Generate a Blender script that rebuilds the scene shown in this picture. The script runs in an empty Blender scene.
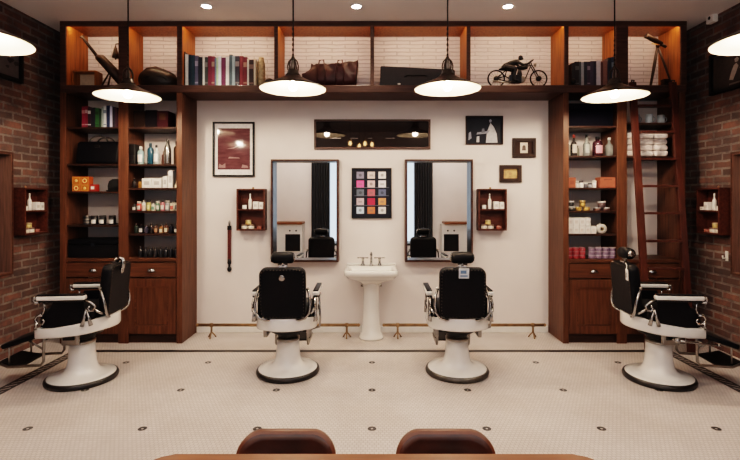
import bpy, bmesh, math, random
from mathutils import Vector, Matrix
random.seed(7)
PI = math.pi
C = bpy.context.scene.collection
F, CX, CY, EYE = 460.0, 372.0, 197.0, 1.57      # focal length in px, principal point, eye height
def X(px, D): return (px - CX) * D / F
def Z(py, D): return EYE - (py - CY) * D / F
WALL = 5.35; FRONT = 4.93; SIDE = 3.57; CEIL = 3.456; REAR = -2.8

# ------------------------------------------------------------------ materials
MATS = {}
def nodes(m):
    m.use_nodes = True
    nt = m.node_tree
    return nt, nt.nodes, nt.links, nt.nodes['Principled BSDF']
def setp(b, **k):
    for a, v in k.items():
        n = a.replace('_', ' ').title().replace('Ior', 'IOR')
        n = {'Specular': 'Specular IOR Level', 'Transmission': 'Transmission Weight', 'Coat': 'Coat Weight', 'Sheen': 'Sheen Weight'}.get(n, n)
        b.inputs[n].default_value = v
def mat(name, col, rough=.5, metal=0., var=.12, scale=18., bump=0., stretch=None, emit=None, strength=0., **k):
    if name in MATS: return MATS[name]
    m = bpy.data.materials.new(name); nt, N, L, b = nodes(m)
    setp(b, roughness=rough, metallic=metal, **k)
    tc = N.new('ShaderNodeTexCoord'); mp = N.new('ShaderNodeMapping'); L.new(tc.outputs['Object'], mp.inputs[0])
    if stretch: mp.inputs['Scale'].default_value = stretch
    nz = N.new('ShaderNodeTexNoise'); nz.inputs['Scale'].default_value = scale; nz.inputs['Detail'].default_value = 5
    L.new(mp.outputs[0], nz.inputs['Vector'])
    rp = N.new('ShaderNodeValToRGB'); e = rp.color_ramp.elements
    e[0].position = .3; e[1].position = .72
    e[0].color = (*[max(0, c * (1 - var)) for c in col], 1); e[1].color = (*[min(1, c * (1 + var)) for c in col], 1)
    L.new(nz.outputs[0], rp.inputs[0]); L.new(rp.outputs[0], b.inputs['Base Color'])
    if bump:
        bp = N.new('ShaderNodeBump'); bp.inputs['Strength'].default_value = bump; bp.inputs['Distance'].default_value = .01
        L.new(nz.outputs[0], bp.inputs['Height']); L.new(bp.outputs[0], b.inputs['Normal'])
    if emit:
        b.inputs['Emission Color'].default_value = (*emit, 1); b.inputs['Emission Strength'].default_value = strength
    MATS[name] = m
    return m
def wood(name, col, rough=.42, axis='z', var=.35):
    s = {'z': (14, 14, 1.2), 'x': (1.2, 14, 14), 'y': (14, 1.2, 14)}[axis]
    return mat(name, col, rough, 0, var, 3.2, .06, s, coat=.03, specular=.3)
def math_node(N, L, op, a, b=None, c=None):
    n = N.new('ShaderNodeMath'); n.operation = op
    for i, v in enumerate((a, b, c)):
        if v is None: continue
        if isinstance(v, (int, float)): n.inputs[i].default_value = v
        else: L.new(v, n.inputs[i])
    return n.outputs[0]
def brick_mat(name, axes, c1, c2, mortar, bw, bh, ms=.01, bump=.6, rough=.85, noise=.5, dark=(.02, .02, .025)):
    m = bpy.data.materials.new(name); nt, N, L, b = nodes(m); setp(b, roughness=rough, specular=.25)
    g = N.new('ShaderNodeNewGeometry'); sp = N.new('ShaderNodeSeparateXYZ'); L.new(g.outputs['Position'], sp.inputs[0])
    cb = N.new('ShaderNodeCombineXYZ'); L.new(sp.outputs[axes[0]], cb.inputs[0]); L.new(sp.outputs[axes[1]], cb.inputs[1])
    nd = N.new('ShaderNodeTexNoise'); nd.inputs['Scale'].default_value = 9; nd.inputs['Detail'].default_value = 3; L.new(cb.outputs[0], nd.inputs['Vector'])
    wob = N.new('ShaderNodeVectorMath'); wob.operation = 'MULTIPLY_ADD'; L.new(nd.outputs['Color'], wob.inputs[0])
    wob.inputs[1].default_value = (.02, .02, 0); L.new(cb.outputs[0], wob.inputs[2])
    br = N.new('ShaderNodeTexBrick'); L.new(wob.outputs[0], br.inputs['Vector'])
    br.inputs['Color1'].default_value = (*c1, 1); br.inputs['Color2'].default_value = (*c2, 1); br.inputs['Mortar'].default_value = (*mortar, 1)
    br.inputs['Scale'].default_value = 1; br.inputs['Brick Width'].default_value = bw; br.inputs['Row Height'].default_value = bh
    br.inputs['Mortar Size'].default_value = ms; br.inputs['Mortar Smooth'].default_value = .3; br.inputs['Bias'].default_value = -.1
    n2 = N.new('ShaderNodeTexNoise'); n2.inputs['Scale'].default_value = 4.5; n2.inputs['Detail'].default_value = 7; n2.inputs['Roughness'].default_value = .7
    L.new(cb.outputs[0], n2.inputs['Vector'])
    rp = N.new('ShaderNodeValToRGB'); rp.color_ramp.elements[0].position = .38; rp.color_ramp.elements[1].position = .62
    L.new(n2.outputs[0], rp.inputs[0])
    mx = N.new('ShaderNodeMixRGB'); mx.inputs[2].default_value = (*dark, 1)
    L.new(math_node(N, L, 'MULTIPLY', rp.outputs[0], noise), mx.inputs[0]); L.new(br.outputs['Color'], mx.inputs[1])
    L.new(mx.outputs[0], b.inputs['Base Color'])
    h = math_node(N, L, 'MULTIPLY_ADD', n2.outputs[0], .5, br.outputs['Fac'])
    inv = math_node(N, L, 'SUBTRACT', math_node(N, L, 'MULTIPLY', n2.outputs[0], .6), br.outputs['Fac'])
    bp = N.new('ShaderNodeBump'); bp.inputs['Strength'].default_value = bump; bp.inputs['Distance'].default_value = .012
    L.new(inv, bp.inputs['Height']); L.new(bp.outputs[0], b.inputs['Normal'])
    MATS[name] = m
    return m
def floor_mat():
    m = bpy.data.materials.new('mosaic_tile'); nt, N, L, b = nodes(m); setp(b, roughness=.38, specular=.35)
    g = N.new('ShaderNodeNewGeometry'); sp = N.new('ShaderNodeSeparateXYZ'); L.new(g.outputs['Position'], sp.inputs[0])
    x, y = sp.outputs[0], sp.outputs[1]
    M = lambda op, a, bb=None, c=None: math_node(N, L, op, a, bb, c)
    br = N.new('ShaderNodeTexBrick'); L.new(g.outputs['Position'], br.inputs['Vector'])
    br.inputs['Color1'].default_value = (.66, .595, .57, 1); br.inputs['Color2'].default_value = (.60, .54, .515, 1); br.inputs['Mortar'].default_value = (.45, .395, .37, 1)
    br.inputs['Scale'].default_value = 1; br.inputs['Brick Width'].default_value = .028; br.inputs['Row Height'].default_value = .026
    br.inputs['Mortar Size'].default_value = .0028; br.inputs['Mortar Smooth'].default_value = .2
    nz = N.new('ShaderNodeTexNoise'); nz.inputs['Scale'].default_value = 1.7; nz.inputs['Detail'].default_value = 6; L.new(g.outputs['Position'], nz.inputs['Vector'])
    st = N.new('ShaderNodeMixRGB'); st.blend_type = 'MULTIPLY'; st.inputs[0].default_value = .35
    rp = N.new('ShaderNodeValToRGB'); rp.color_ramp.elements[0].color = (.62, .58, .54, 1); rp.color_ramp.elements[0].position = .35; rp.color_ramp.elements[1].position = .6
    L.new(nz.outputs[0], rp.inputs[0]); L.new(br.outputs['Color'], st.inputs[1]); L.new(rp.outputs[0], st.inputs[2])
    # ring motifs on a regular grid
    u = M('DIVIDE', x, .778); du = M('MULTIPLY', M('SUBTRACT', u, M('ROUND', u)), .778)
    v = M('DIVIDE', M('SUBTRACT', y, 3.742), .624); dv = M('MULTIPLY', M('SUBTRACT', v, M('ROUND', v)), .624)
    d = M('SQRT', M('ADD', M('MULTIPLY', du, du), M('MULTIPLY', dv, dv)))
    ring = M('MULTIPLY', M('GREATER_THAN', d, .008), M('LESS_THAN', d, .030))
    ax = M('ABSOLUTE', x)
    ring = M('MULTIPLY', ring, M('MULTIPLY', M('LESS_THAN', ax, 2.8), M('LESS_THAN', y, 4.6)))
    # border lines
    hat = M('GREATER_THAN', M('FRACT', M('DIVIDE', M('ADD', M('MULTIPLY', ax, 1.), y), .075)), .3)
    inner = M('MULTIPLY', M('GREATER_THAN', ax, 2.975), M('LESS_THAN', ax, 3.035))
    rail = M('MULTIPLY', M('GREATER_THAN', ax, 2.95), M('LESS_THAN', ax, 3.06))
    side = M('MULTIPLY', M('MULTIPLY', rail, M('MAXIMUM', hat, M('SUBTRACT', 1, inner))), M('LESS_THAN', y, 4.725))
    back = M('MULTIPLY', M('MULTIPLY', M('GREATER_THAN', y, 4.655), M('LESS_THAN', y, 4.725)), M('LESS_THAN', ax, 3.06))
    fac = M('MAXIMUM', ring, M('MAXIMUM', side, back))
    mx = N.new('ShaderNodeMixRGB'); mx.inputs[2].default_value = (.018, .016, .016, 1); L.new(M('MULTIPLY', fac, .98), mx.inputs[0]); L.new(st.outputs[0], mx.inputs[1])
    L.new(mx.outputs[0], b.inputs['Base Color'])
    bp = N.new('ShaderNodeBump'); bp.inputs['Strength'].default_value = .15; bp.inputs['Distance'].default_value = .003; bp.invert = True
    L.new(br.outputs['Fac'], bp.inputs['Height']); L.new(bp.outputs[0], b.inputs['Normal'])
    return m

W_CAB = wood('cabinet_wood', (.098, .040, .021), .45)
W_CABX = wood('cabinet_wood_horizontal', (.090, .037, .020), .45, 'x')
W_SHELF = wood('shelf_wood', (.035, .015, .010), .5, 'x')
W_TOP = wood('bookcase_wood', (.068, .033, .024), .45, 'x')
W_TOP_GLOW = wood('bookcase_glow_wood', (.31, .110, .026), .45)  # inner bookcase wood, strip-light glow put into its more orange colour
W_DARK = wood('dark_frame_wood', (.022, .009, .006), .6, 'x')
W_LADDER = wood('ladder_wood', (.062, .018, .011), .45)
W_BOX = wood('wall_box_wood', (.075, .023, .015), .45, 'x')
W_TABLE = wood('table_wood', (.22, .078, .030), .4, 'x', .25)
W_SHADOWBOX = wood('frame_mahogany', (.055, .021, .013), .45, 'x')
PLASTER = mat('white_plaster', (.75, .68, .65), .8, 0, .03, 3, .03)
CEILP = mat('ceiling_paint', (.80, .75, .72), .85, 0, .03, 2, .02)
PORC = mat('white_porcelain', (.80, .765, .72), .12, 0, .02, 6, coat=.5)
ENAMEL = mat('white_enamel', (.80, .775, .745), .22, 0, .04, 9, coat=.3)
LEATHER_BK = mat('black_leather', (.003, .003, .005), .5, 0, .4, 60, .12, specular=.2)
LEATHER_BR = mat('brown_leather', (.070, .023, .014), .32, 0, .35, 9, .15)
LEATHER_RIM = mat('tan_leather_edge', (.16, .056, .026), .4, 0, .2, 20)
LEATHER_RED = mat('oxblood_leather', (.050, .011, .010), .45, 0, .45, 12, .5)
CHROME = mat('chrome', (.40, .385, .37), .2, 1., .06, 10)
CHROME_D = mat('worn_nickel', (.33, .30, .27), .3, 1., .15, 20)
BRASS = mat('brass', (.62, .40, .17), .28, 1., .12, 12)
BRASS_D = mat('aged_brass', (.27, .165, .085), .42, .55, .25, 14)
BLACK_M = mat('black_metal', (.012, .011, .011), .38, .3, .3, 20)
DARKB = mat('tarnished_brass', (.045, .026, .017), .45, .35, .3, 14)
BRONZE = mat('bronze_shade', (.06, .043, .033), .36, .6, .25, 14)
STEEL_D = mat('dark_steel', (.05, .05, .055), .3, .9, .3, 10)
RUBBER = mat('black_rubber_rim', (.012, .010, .010), .35, 0, .2, 15)
MIRROR = mat('mirror_glass', (.90, .91, .91), .0, 1., .0, 1)
WHITE = mat('white_matte', (.78, .75, .71), .5, 0, .04, 20)
PAPER = mat('paper', (.72, .69, .63), .7, 0, .06, 30)
CREAM = mat('cream_paper', (.62, .52, .38), .7, 0, .1, 30)
BLACKP = mat('black_paint', (.006, .006, .007), .45, 0, .2, 20, specular=.25)
CLOTH_W = mat('white_towel', (.76, .68, .65), .95, 0, .12, 40, .5)
CURT = mat('dark_curtain', (.012, .012, .016), .8, 0, .2, 12, sheen=.1)
SHADE_IN = mat('white_shade_enamel', (.64, .55, .42), .5, 0, .02, 6)
BULB = mat('bulb_glow', (1, .9, .75), .4, 0, 0, 5, emit=(1, .79, .60), strength=640)
FILAM = mat('filament_glow', (1, .7, .4), .4, 0, 0, 5, emit=(1, .55, .22), strength=60)
LED = mat('led_glow', (1, .7, .4), .5, 0, 0, 5, emit=(1, .68, .42), strength=56)
DOWNL = mat('downlight_glow', (1, .95, .85), .5, 0, 0, 5, emit=(1, .90, .78), strength=55)
_pal = {}
def paint(col, rough=.45, metal=0., **k):
    key = (tuple(round(c, 3) for c in col), rough, metal, tuple(sorted(k.items())))
    if key not in _pal:
        _pal[key] = mat('finish_%03d' % len(_pal), col, rough, metal, .12, 30, **k)
    return _pal[key]
def glass(col, t=.75): return paint(col, .06, 0., transmission=t)

# ------------------------------------------------------------------ mesh builder
class MB:
    def __init__(s, off=(0, 0, 0)): s.bm = bmesh.new(); s.off = Vector(off)
    def _fin(s, verts, mi, smooth=False, rot=None, piv=None):
        fs = {f for v in verts for f in v.link_faces}
        for f in fs: f.material_index = mi; f.smooth = smooth
        if rot is not None: bmesh.ops.rotate(s.bm, verts=list(verts), cent=piv, matrix=rot)
        return s
    def box(s, x0, x1, y0, y1, z0, z1, bev=0., mi=0, rot=None, piv=None, seg=2, smooth=False):
        r = bmesh.ops.create_cube(s.bm, size=1)
        vs = r['verts']
        for v in vs:
            v.co = Vector((x0 + (v.co.x + .5) * (x1 - x0), y0 + (v.co.y + .5) * (y1 - y0), z0 + (v.co.z + .5) * (z1 - z0)))
        if bev:
            es = list({e for v in vs for e in v.link_edges})
            bev = min(bev, .49 * min(abs(x1 - x0), abs(y1 - y0), abs(z1 - z0)))
            q = bmesh.ops.bevel(s.bm, geom=es, offset=bev, segments=seg, affect='EDGES', profile=.5)
            vs = list({v for v in vs if v.is_valid} | {v for f in q['faces'] for v in f.verts})
        return s._fin(vs, mi, smooth, rot, Vector(piv or ((x0 + x1) / 2, (y0 + y1) / 2, (z0 + z1) / 2)))
    def lathe(s, prof, c=(0, 0, 0), seg=24, mi=0, axis='z', close=True, sx=1, sy=1, smooth=True):
        rings = []; new = []
        for r, z in prof:
            ring = []
            for k in range(seg):
                a = 2 * PI * k / seg
                p = (r * math.cos(a) * sx, r * math.sin(a) * sy, z)
                p = {'z': p, 'x': (p[2], p[0], p[1]), 'y': (p[0], p[2], p[1])}[axis]
                v = s.bm.verts.new(Vector(p) + Vector(c)); ring.append(v); new.append(v)
            rings.append(ring)
        for a, b in zip(rings, rings[1:]):
            for k in range(seg):
                s.bm.faces.new((a[k], a[(k + 1) % seg], b[(k + 1) % seg], b[k]))
        if close:
            for ring, rev in ((rings[0], True), (rings[-1], False)):
                s.bm.faces.new(ring[::-1] if rev else ring)
        return s._fin(new, mi, smooth)
    def cyl(s, p0, p1, r0, r1=None, seg=12, mi=0): return s.tube([p0, p1], [r0, r1 if r1 is not None else r0], seg, mi)
    def tube(s, pts, r, seg=8, mi=0, closed=False, flat=1.):
        pts = [Vector(p) for p in pts]; n = len(pts)
        rs = r if isinstance(r, (list, tuple)) else [r] * n
        rings = []; new = []; up = None
        for i, p in enumerate(pts):
            a = pts[(i - 1) % n] if (closed or i > 0) else p
            b = pts[(i + 1) % n] if (closed or i < n - 1) else p
            t = (b - a).normalized()
            if up is None:
                up = Vector((0, 0, 1)) if abs(t.z) < .9 else Vector((1, 0, 0))
            sd = t.cross(up).normalized(); up = sd.cross(t).normalized()
            ring = []
            for k in range(seg):
                an = 2 * PI * k / seg
                v = s.bm.verts.new(p + sd * math.cos(an) * rs[i] + up * math.sin(an) * rs[i] * flat); ring.append(v); new.append(v)
            rings.append(ring)
        pr = list(zip(rings, rings[1:])) + ([(rings[-1], rings[0])] if closed else [])
        for a, b in pr:
            for k in range(seg): s.bm.faces.new((a[k], b[k], b[(k + 1) % seg], a[(k + 1) % seg]))
        if not closed:
            s.bm.faces.new(rings[0]); s.bm.faces.new(rings[-1][::-1])
        return s._fin(new, mi, True)
    def ball(s, c, rx, ry=None, rz=None, seg=16, mi=0, rot=None, noise=0):
        r = bmesh.ops.create_uvsphere(s.bm, u_segments=seg, v_segments=max(6, seg // 2), radius=1)
        ry = ry or rx; rz = rz or rx
        for v in r['verts']:
            k = 1 + noise * (random.random() - .5)
            v.co = Vector((v.co.x * rx * k, v.co.y * ry * k, v.co.z * rz * k))
            if rot is not None: v.co = rot @ v.co
            v.co += Vector(c)
        return s._fin(r['verts'], mi, True)
    def prism(s, poly, plane, d0, d1, mi=0, smooth=False):
        def P(u, v, d): return {'xz': (u, d, v), 'yz': (d, u, v), 'xy': (u, v, d)}[plane]
        a = [s.bm.verts.new(P(u, v, d0)) for u, v in poly]; b = [s.bm.verts.new(P(u, v, d1)) for u, v in poly]; n = len(poly)
        s.bm.faces.new(a); s.bm.faces.new(b[::-1])
        for k in range(n): s.bm.faces.new((a[k], b[k], b[(k + 1) % n], a[(k + 1) % n]))
        return s._fin(a + b, mi, smooth)
    def frame(s, x0, x1, z0, z1, w, y0, y1, mi=0):      # a rectangular picture frame lying in the xz plane, one welded ring
        o = [(x0, z0), (x1, z0), (x1, z1), (x0, z1)]; i = [(x0 + w, z0 + w), (x1 - w, z0 + w), (x1 - w, z1 - w), (x0 + w, z1 - w)]
        V = lambda q, y: [s.bm.verts.new((u, y, v)) for u, v in q]
        of, ob, inf, inb = V(o, y0), V(o, y1), V(i, y0), V(i, y1)
        for k in range(4):
            j = (k + 1) % 4
            for f in ((of[k], of[j], inf[j], inf[k]), (ob[j], ob[k], inb[k], inb[j]), (of[j], of[k], ob[k], ob[j]), (inf[k], inf[j], inb[j], inb[k])):
                s.bm.faces.new(f).material_index = mi
        return s
    def sheet(s, fn, nu, nv, mi=0, closed_u=False):     # grid surface
        g = [[s.bm.verts.new(fn(i / nu, j / nv)) for j in range(nv + 1)] for i in range(nu + (0 if closed_u else 1))]
        m = len(g)
        for i in range(nu):
            for j in range(nv):
                f = s.bm.faces.new((g[i][j], g[(i + 1) % m][j], g[(i + 1) % m][j + 1], g[i][j + 1])); f.material_index = mi; f.smooth = True
        return s
    def build(s, name, mats, parent=None, loc=None):
        bmesh.ops.recalc_face_normals(s.bm, faces=s.bm.faces[:])
        me = bpy.data.meshes.new(name)
        for v in s.bm.verts: v.co -= s.off
        s.bm.to_mesh(me); s.bm.free()
        for m in (mats if isinstance(mats, (list, tuple)) else [mats]): me.materials.append(m)
        o = bpy.data.objects.new(name, me); C.objects.link(o)
        if parent is not None: o.parent = parent
        if loc is not None: o.location = loc
        return o
def tag(o, label=None, cat=None, group=None, kind=None):
    if label: o['label'] = label
    if cat: o['category'] = cat
    if group: o['group'] = group
    if kind: o['kind'] = kind
    return o
def root(name, label, cat, loc=(0, 0, 0), rz=0, group=None):
    o = bpy.data.objects.new(name, None); C.objects.link(o); o.location = loc; o.rotation_euler = (0, 0, rz); o.empty_display_size = .1
    return tag(o, label, cat, group)
KIDS = lambda o: [c for c in bpy.data.objects if c.parent == o]
def dup(o, loc=None, rz=None, label=None, parent=None):
    c = o.copy(); C.objects.link(c)
    if parent is not None: c.parent = parent
    if loc is not None: c.location = loc
    if rz is not None: c.rotation_euler = (0, 0, rz)
    if label: c['label'] = label
    for ch in KIDS(o): dup(ch, parent=c)
    return c
def struct(o): o['kind'] = 'structure'; return o
def arc(cx, cy, r, a0, a1, n): return [(cx + r * math.cos(a0 + (a1 - a0) * k / n), cy + r * math.sin(a0 + (a1 - a0) * k / n)) for k in range(n + 1)]
def rrect(x0, x1, y0, y1, r, n=5):
    return arc(x1 - r, y0 + r, r, -PI / 2, 0, n) + arc(x1 - r, y1 - r, r, 0, PI / 2, n) + arc(x0 + r, y1 - r, r, PI / 2, PI, n) + arc(x0 + r, y0 + r, r, PI, 1.5 * PI, n)

# ------------------------------------------------------------------ the room
BRICK_L = brick_mat('side_brick', (1, 2), (.20, .098, .074), (.085, .054, .048), (.22, .18, .16), .235, .078, .013, 1., .85, .75, (.058, .048, .050))
BRICK_W = brick_mat('white_painted_brick', (0, 2), (.74, .69, .73), (.68, .63, .67), (.50, .46, .50), .30, .044, .006, 1., .8, .15, (.5, .46, .44))
o = struct(MB().box(-SIDE - .1, SIDE + .1, REAR - .1, WALL + .1, -.1, 0).build('floor', floor_mat()))
o = struct(MB().box(-SIDE - .1, SIDE + .1, REAR - .1, WALL + .1, CEIL, CEIL + .1).build('ceiling', CEILP))
struct(MB().box(-SIDE - .1, SIDE + .1, WALL, WALL + .1, 0, CEIL).build('wall_back', PLASTER))
struct(MB().box(-SIDE - .1, -SIDE, REAR, WALL, 0, CEIL).build('wall_left', BRICK_L))
struct(MB().box(SIDE, SIDE + .1, REAR, WALL, 0, CEIL).build('wall_right', BRICK_L))
WX, WZ0, WZ1 = 1.30, .15, 2.72
m = MB().frame(-SIDE - .1, SIDE + .1, -.6, CEIL, .01, REAR - .1, REAR); m.bm.clear()
# street-side wall behind the camera, one welded mesh round the window opening
xs = [-SIDE - .1, -WX, WX, SIDE + .1]; zs = [0, WZ0, WZ1, CEIL]
for y in (REAR, REAR - .1):
    g = [[m.bm.verts.new((a, y, b)) for b in zs] for a in xs]
    for i in range(3):
        for j in range(3):
            if (i, j) != (1, 1): m.bm.faces.new((g[i][j], g[i + 1][j], g[i + 1][j + 1], g[i][j + 1]))
struct(m.build('wall_front', PLASTER))
wf = struct(MB().frame(-WX, WX, WZ0, WZ1, .06, REAR - .08, REAR + .02).box(-.03, .03, REAR - .07, REAR + .01, WZ0, WZ1).build('window_1', BLACK_M))
gm = bpy.data.materials.new('window_glass'); nt, N, L, b = nodes(gm)
tr = N.new('ShaderNodeBsdfTransparent'); mxs = N.new('ShaderNodeMixShader'); gl = N.new('ShaderNodeBsdfGlossy'); gl.inputs['Roughness'].default_value = .02
fr = N.new('ShaderNodeFresnel'); L.new(fr.outputs[0], mxs.inputs[0]); L.new(tr.outputs[0], mxs.inputs[1]); L.new(gl.outputs[0], mxs.inputs[2]); L.new(mxs.outputs[0], N['Material Output'].inputs[0])
MB().box(-WX + .03, WX - .03, REAR - .05, REAR - .045, WZ0 + .03, WZ1 - .03).build('window_pane', gm, wf)
struct(MB().box(-2.03, 2.04, WALL - .035, WALL, 0, .075, .008).build('baseboard_back', WHITE))

# ------------------------------------------------------------------ book case built along the wall
BZ0, BZ1 = 2.69, 2.77
TOPZ = CEIL - .002
LX, RX = -3.344, 3.372
top = root('overhead_bookcase', 'long wooden bookcase of eight open bays running below the ceiling', 'bookcase', (0.014, FRONT, BZ0))
OFF = top.location
MB(OFF).box(LX, RX, FRONT, WALL, BZ0, BZ1, .006).build('bottom_board', W_TOP, top)
MB(OFF).box(LX, RX, FRONT, WALL - .02, 3.425, TOPZ, .004).box(LX, RX, FRONT, FRONT + .022, 3.402, 3.43, .003, mi=1).box(LX, RX, FRONT - .004, FRONT + .004, 3.404, TOPZ, .001, mi=1).build('top_board', [W_TOP_GLOW, W_TOP], top)
MB(OFF).box(LX + .03, RX - .03, WALL - .03, WALL - .002, BZ1, 3.425).build('back_panel', BRICK_W, top)
DIVS = [(-3.344, -3.282), (-2.717, -2.612), (-2.090, -2.036), (-1.048, -1.008), (-.018, .022), (1.014, 1.056), (2.062, 2.106), (2.615, 2.744), (3.31, 3.372)]
for k, (a, b) in enumerate(DIVS):
    c = (a + b) / 2; w = .018 if 0 < k < 8 else (b - a) / 2
    m = MB(OFF).box(c - w, c + w, FRONT + .01, WALL - .03, BZ1 + .0005, 3.4245, .002)
    m.box(a, b, FRONT - .004, FRONT + .018, BZ1 + .0005, 3.4015, .003, mi=1)
    m.build('divider' if 0 < k < 8 else 'side_panel', [W_TOP_GLOW, W_TOP], top)
for (a0, a1), (b0, b1) in zip(DIVS, DIVS[1:]):
    l = (a0 + a1) / 2 + .022 if a0 > -3.3 else a1 + .003; r = (b0 + b1) / 2 - .022 if b1 < 3.3 else b0 - .003
    tag(MB(OFF).box(l + .01, r - .01, FRONT + .024, FRONT + .036, 3.4165, 3.4245).build('led_strip', LED, top), 'glowing warm light strip')

S1 = dict(a=[128, 164.9, 192.7, 226.4], b=[128, 165.3, 189.2, 212.4, 235.3])
def zs_of(py): return Z(py - 1.3, FRONT)         # top face of a shelf whose front edge is at this row
CT = {}
def tower(sgn, label, shelves_out, shelves_in, py_top):
    """sgn -1: the tower with the bags; +1: the tower behind the ladder"""
    ox = 0 if sgn < 0 else .014
    fx = lambda v: sgn * abs(v) + ox
    def xr(a, b): return tuple(sorted((fx(a), fx(b))))
    r = root('display_cabinet', label, 'cabinet', (fx(2.69), FRONT, 0)); OF = r.location
    ct = Z(py_top, FRONT)
    T = BZ0 - .002
    def side(name, a, b, c, d):          # panel (a..b) with a face stile (c..d)
        MB(OF).box(*xr(a, b), FRONT + .01, WALL - .002, 0, T, .002).box(*xr(c, d), FRONT - .004, FRONT + .018, 0, T, .003).build(name, W_CAB, r)
    side('side_panel', 3.335, 3.30, 3.344, 3.28); side('side_panel', 2.088, 2.036, 2.095, 2.034); side('divider', 2.69, 2.645, 2.717, 2.612)
    tops = []
    for (a, b, sh) in ((3.30, 2.69, shelves_out), (2.645, 2.09, shelves_in)):
        for p in sh:
            z = zs_of(p)
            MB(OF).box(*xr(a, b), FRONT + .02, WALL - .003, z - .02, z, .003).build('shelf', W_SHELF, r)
    for (a, b) in ((3.30, 2.69), (2.645, 2.09)):
        x0, x1 = xr(a, b)
        MB(OF).box(x0, x1, FRONT - .002, WALL - .003, ct - .035, ct, .004).build('counter', W_CABX, r)
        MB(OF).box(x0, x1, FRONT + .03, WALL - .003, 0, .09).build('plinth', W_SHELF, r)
        d = MB(OF).box(x0 + .012, x1 - .012, FRONT + .004, FRONT + .3, ct - .205, ct - .045, .006).build('drawer', W_CABX, r)
        cx = (x0 + x1) / 2; zz = ct - .125
        cup = MB(OF)
        cup.sheet(lambda u, v: Vector((cx + .042 * math.cos(PI * u) * math.sin(v * PI / 2 + .001), FRONT + .004 - .026 * math.cos(v * PI / 2), zz - .014 + .034 * math.sin(PI * u) * math.sin(v * PI / 2))), 12, 6)
        cup.box(cx - .046, cx + .046, FRONT - .001, FRONT + .005, zz - .017, zz - .012, .001)
        tag(cup.build('cup_handle', CHROME, d), 'shiny cup pull')
        z0, z1 = .1, ct - .215
        door = MB(OF).frame(x0 + .012, x1 - .012, z0, z1, .085, FRONT + .004, FRONT + .026)
        door.box(x0 + .09, x1 - .09, FRONT + .016, FRONT + .024, z0 + .08, z1 - .08)
        dd = door.build('door', W_CAB, r)
        MB(OF).frame(x0 + .097, x1 - .097, z0 + .085, z1 - .085, .014, FRONT + .008, FRONT + .018).build('door_molding', W_CABX, dd)
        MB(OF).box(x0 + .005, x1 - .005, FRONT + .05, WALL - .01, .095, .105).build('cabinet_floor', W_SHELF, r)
    return ct
CTL = tower(-1, 'tall wooden shelf tower holding the black bag, with drawers and doors below', S1['a'], S1['b'], 258.4)
CTR = tower(1, 'tall wooden shelf tower standing behind the ladder, drawers and doors below', [123.6, 157.3], [126.8, 156.8, 189, 212.4, 235.5], 259.5)

# ------------------------------------------------------------------ ladder
def ladder():
    D = lambda z: 4.852 - .105 * (2.41 - z)
    r = root('library_ladder', 'dark red wooden ladder leaning against the bookcase', 'ladder', (2.98, D(0), 0)); OF = r.location
    xl, xr_ = 2.768, 3.195
    for x in (xl, xr_):
        m = MB(OF)
        p = [(x - .032, D(0), 0), (x + .032, D(0), 0)]
        m.box(x - .033, x + .033, -.02, .02, 0, 2.79, .004)
        for v in m.bm.verts: v.co.y += D(v.co.z)
        m.build('stile', W_LADDER, r)
    for z in (2.53, 2.25, 1.965, 1.683, 1.403, 1.12, .84, .56, .28):
        MB(OF).box(xl + .033, xr_ - .033, D(z) - .045, D(z) + .03, z - .011, z + .011, .003).build('rung', W_LADDER, r)
    for x in (xl, xr_):
        h = MB(OF).tube([(x, D(2.75), 2.75), (x, D(2.75) - .03, 2.80), (x, FRONT - .025, 2.815), (x, FRONT - .03, 2.79)], .008, 6)
        h.build('hook', BLACK_M, r)
ladder()

# ------------------------------------------------------------------ small goods: generators
def bottle(x, y, z, r, h, body, cap, label, lab=None, kind='bottle', group=None, shape='round', cat='bottle'):
    o = root(kind, label, cat, (x, y, z), 0, group)
    b = MB()
    if shape == 'jar':
        b.lathe([(r * .92, 0), (r, .004), (r, h * .74), (r * .9, h * .78)], seg=16); c = MB().lathe([(r * .97, h * .78), (r * .97, h * .98), (r * .9, h)], seg=16); nm = 'lid'
    elif shape == 'shaker':
        b.lathe([(r * .9, 0), (r, .01), (r, h * .55), (r * .8, h * .7), (r * .42, h * .82), (r * .36, h * .86)], seg=18); c = MB().lathe([(r * .36, h * .86), (r * .34, h * .96), (r * .2, h)], seg=14); nm = 'cap'
    elif shape == 'long':
        b.lathe([(r * .92, 0), (r, .004), (r, h * .5), (r * .85, h * .6), (r * .36, h * .7), (r * .33, h * .86)], seg=16); c = MB().lathe([(r * .4, h * .86), (r * .4, h * .99), (r * .3, h)], seg=12); nm = 'stopper'
    else:
        b.lathe([(r * .92, 0), (r, .004), (r, h * .66), (r * .88, h * .74), (r * .4, h * .8), (r * .38, h * .84)], seg=16); c = MB().lathe([(r * .46, h * .84), (r * .46, h * .98), (r * .36, h)], seg=12); nm = 'cap'
    b.build('body', body, o); c.build(nm, cap, o)
    if lab is not None:
        MB().sheet(lambda u, v: Vector((r * 1.015 * math.sin((u - .5) * 1.5), -r * 1.015 * math.cos((u - .5) * 1.5), h * (.14 + .40 * v))), 8, 1).build('paper_label', lab, o)
    return o
def carton(x0, x1, y0, y1, z, h, m, label, accent=None, kind='carton', group=None, cat='box', band=(.3, .7)):
    o = MB(((x0 + x1) / 2, y0, z)).box(x0, x1, y0, y1, z, z + h, .003)
    mats = [m]
    if accent is not None:
        w = (x1 - x0); mats.append(accent)
        o.box(x0 + w * .22, x1 - w * .22, y0 - .0012, y0 + .004, z + h * band[0], z + h * band[1], mi=1)
    o = o.build(kind, mats, loc=((x0 + x1) / 2, y0, z))
    return tag(o, label, cat, group)
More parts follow.
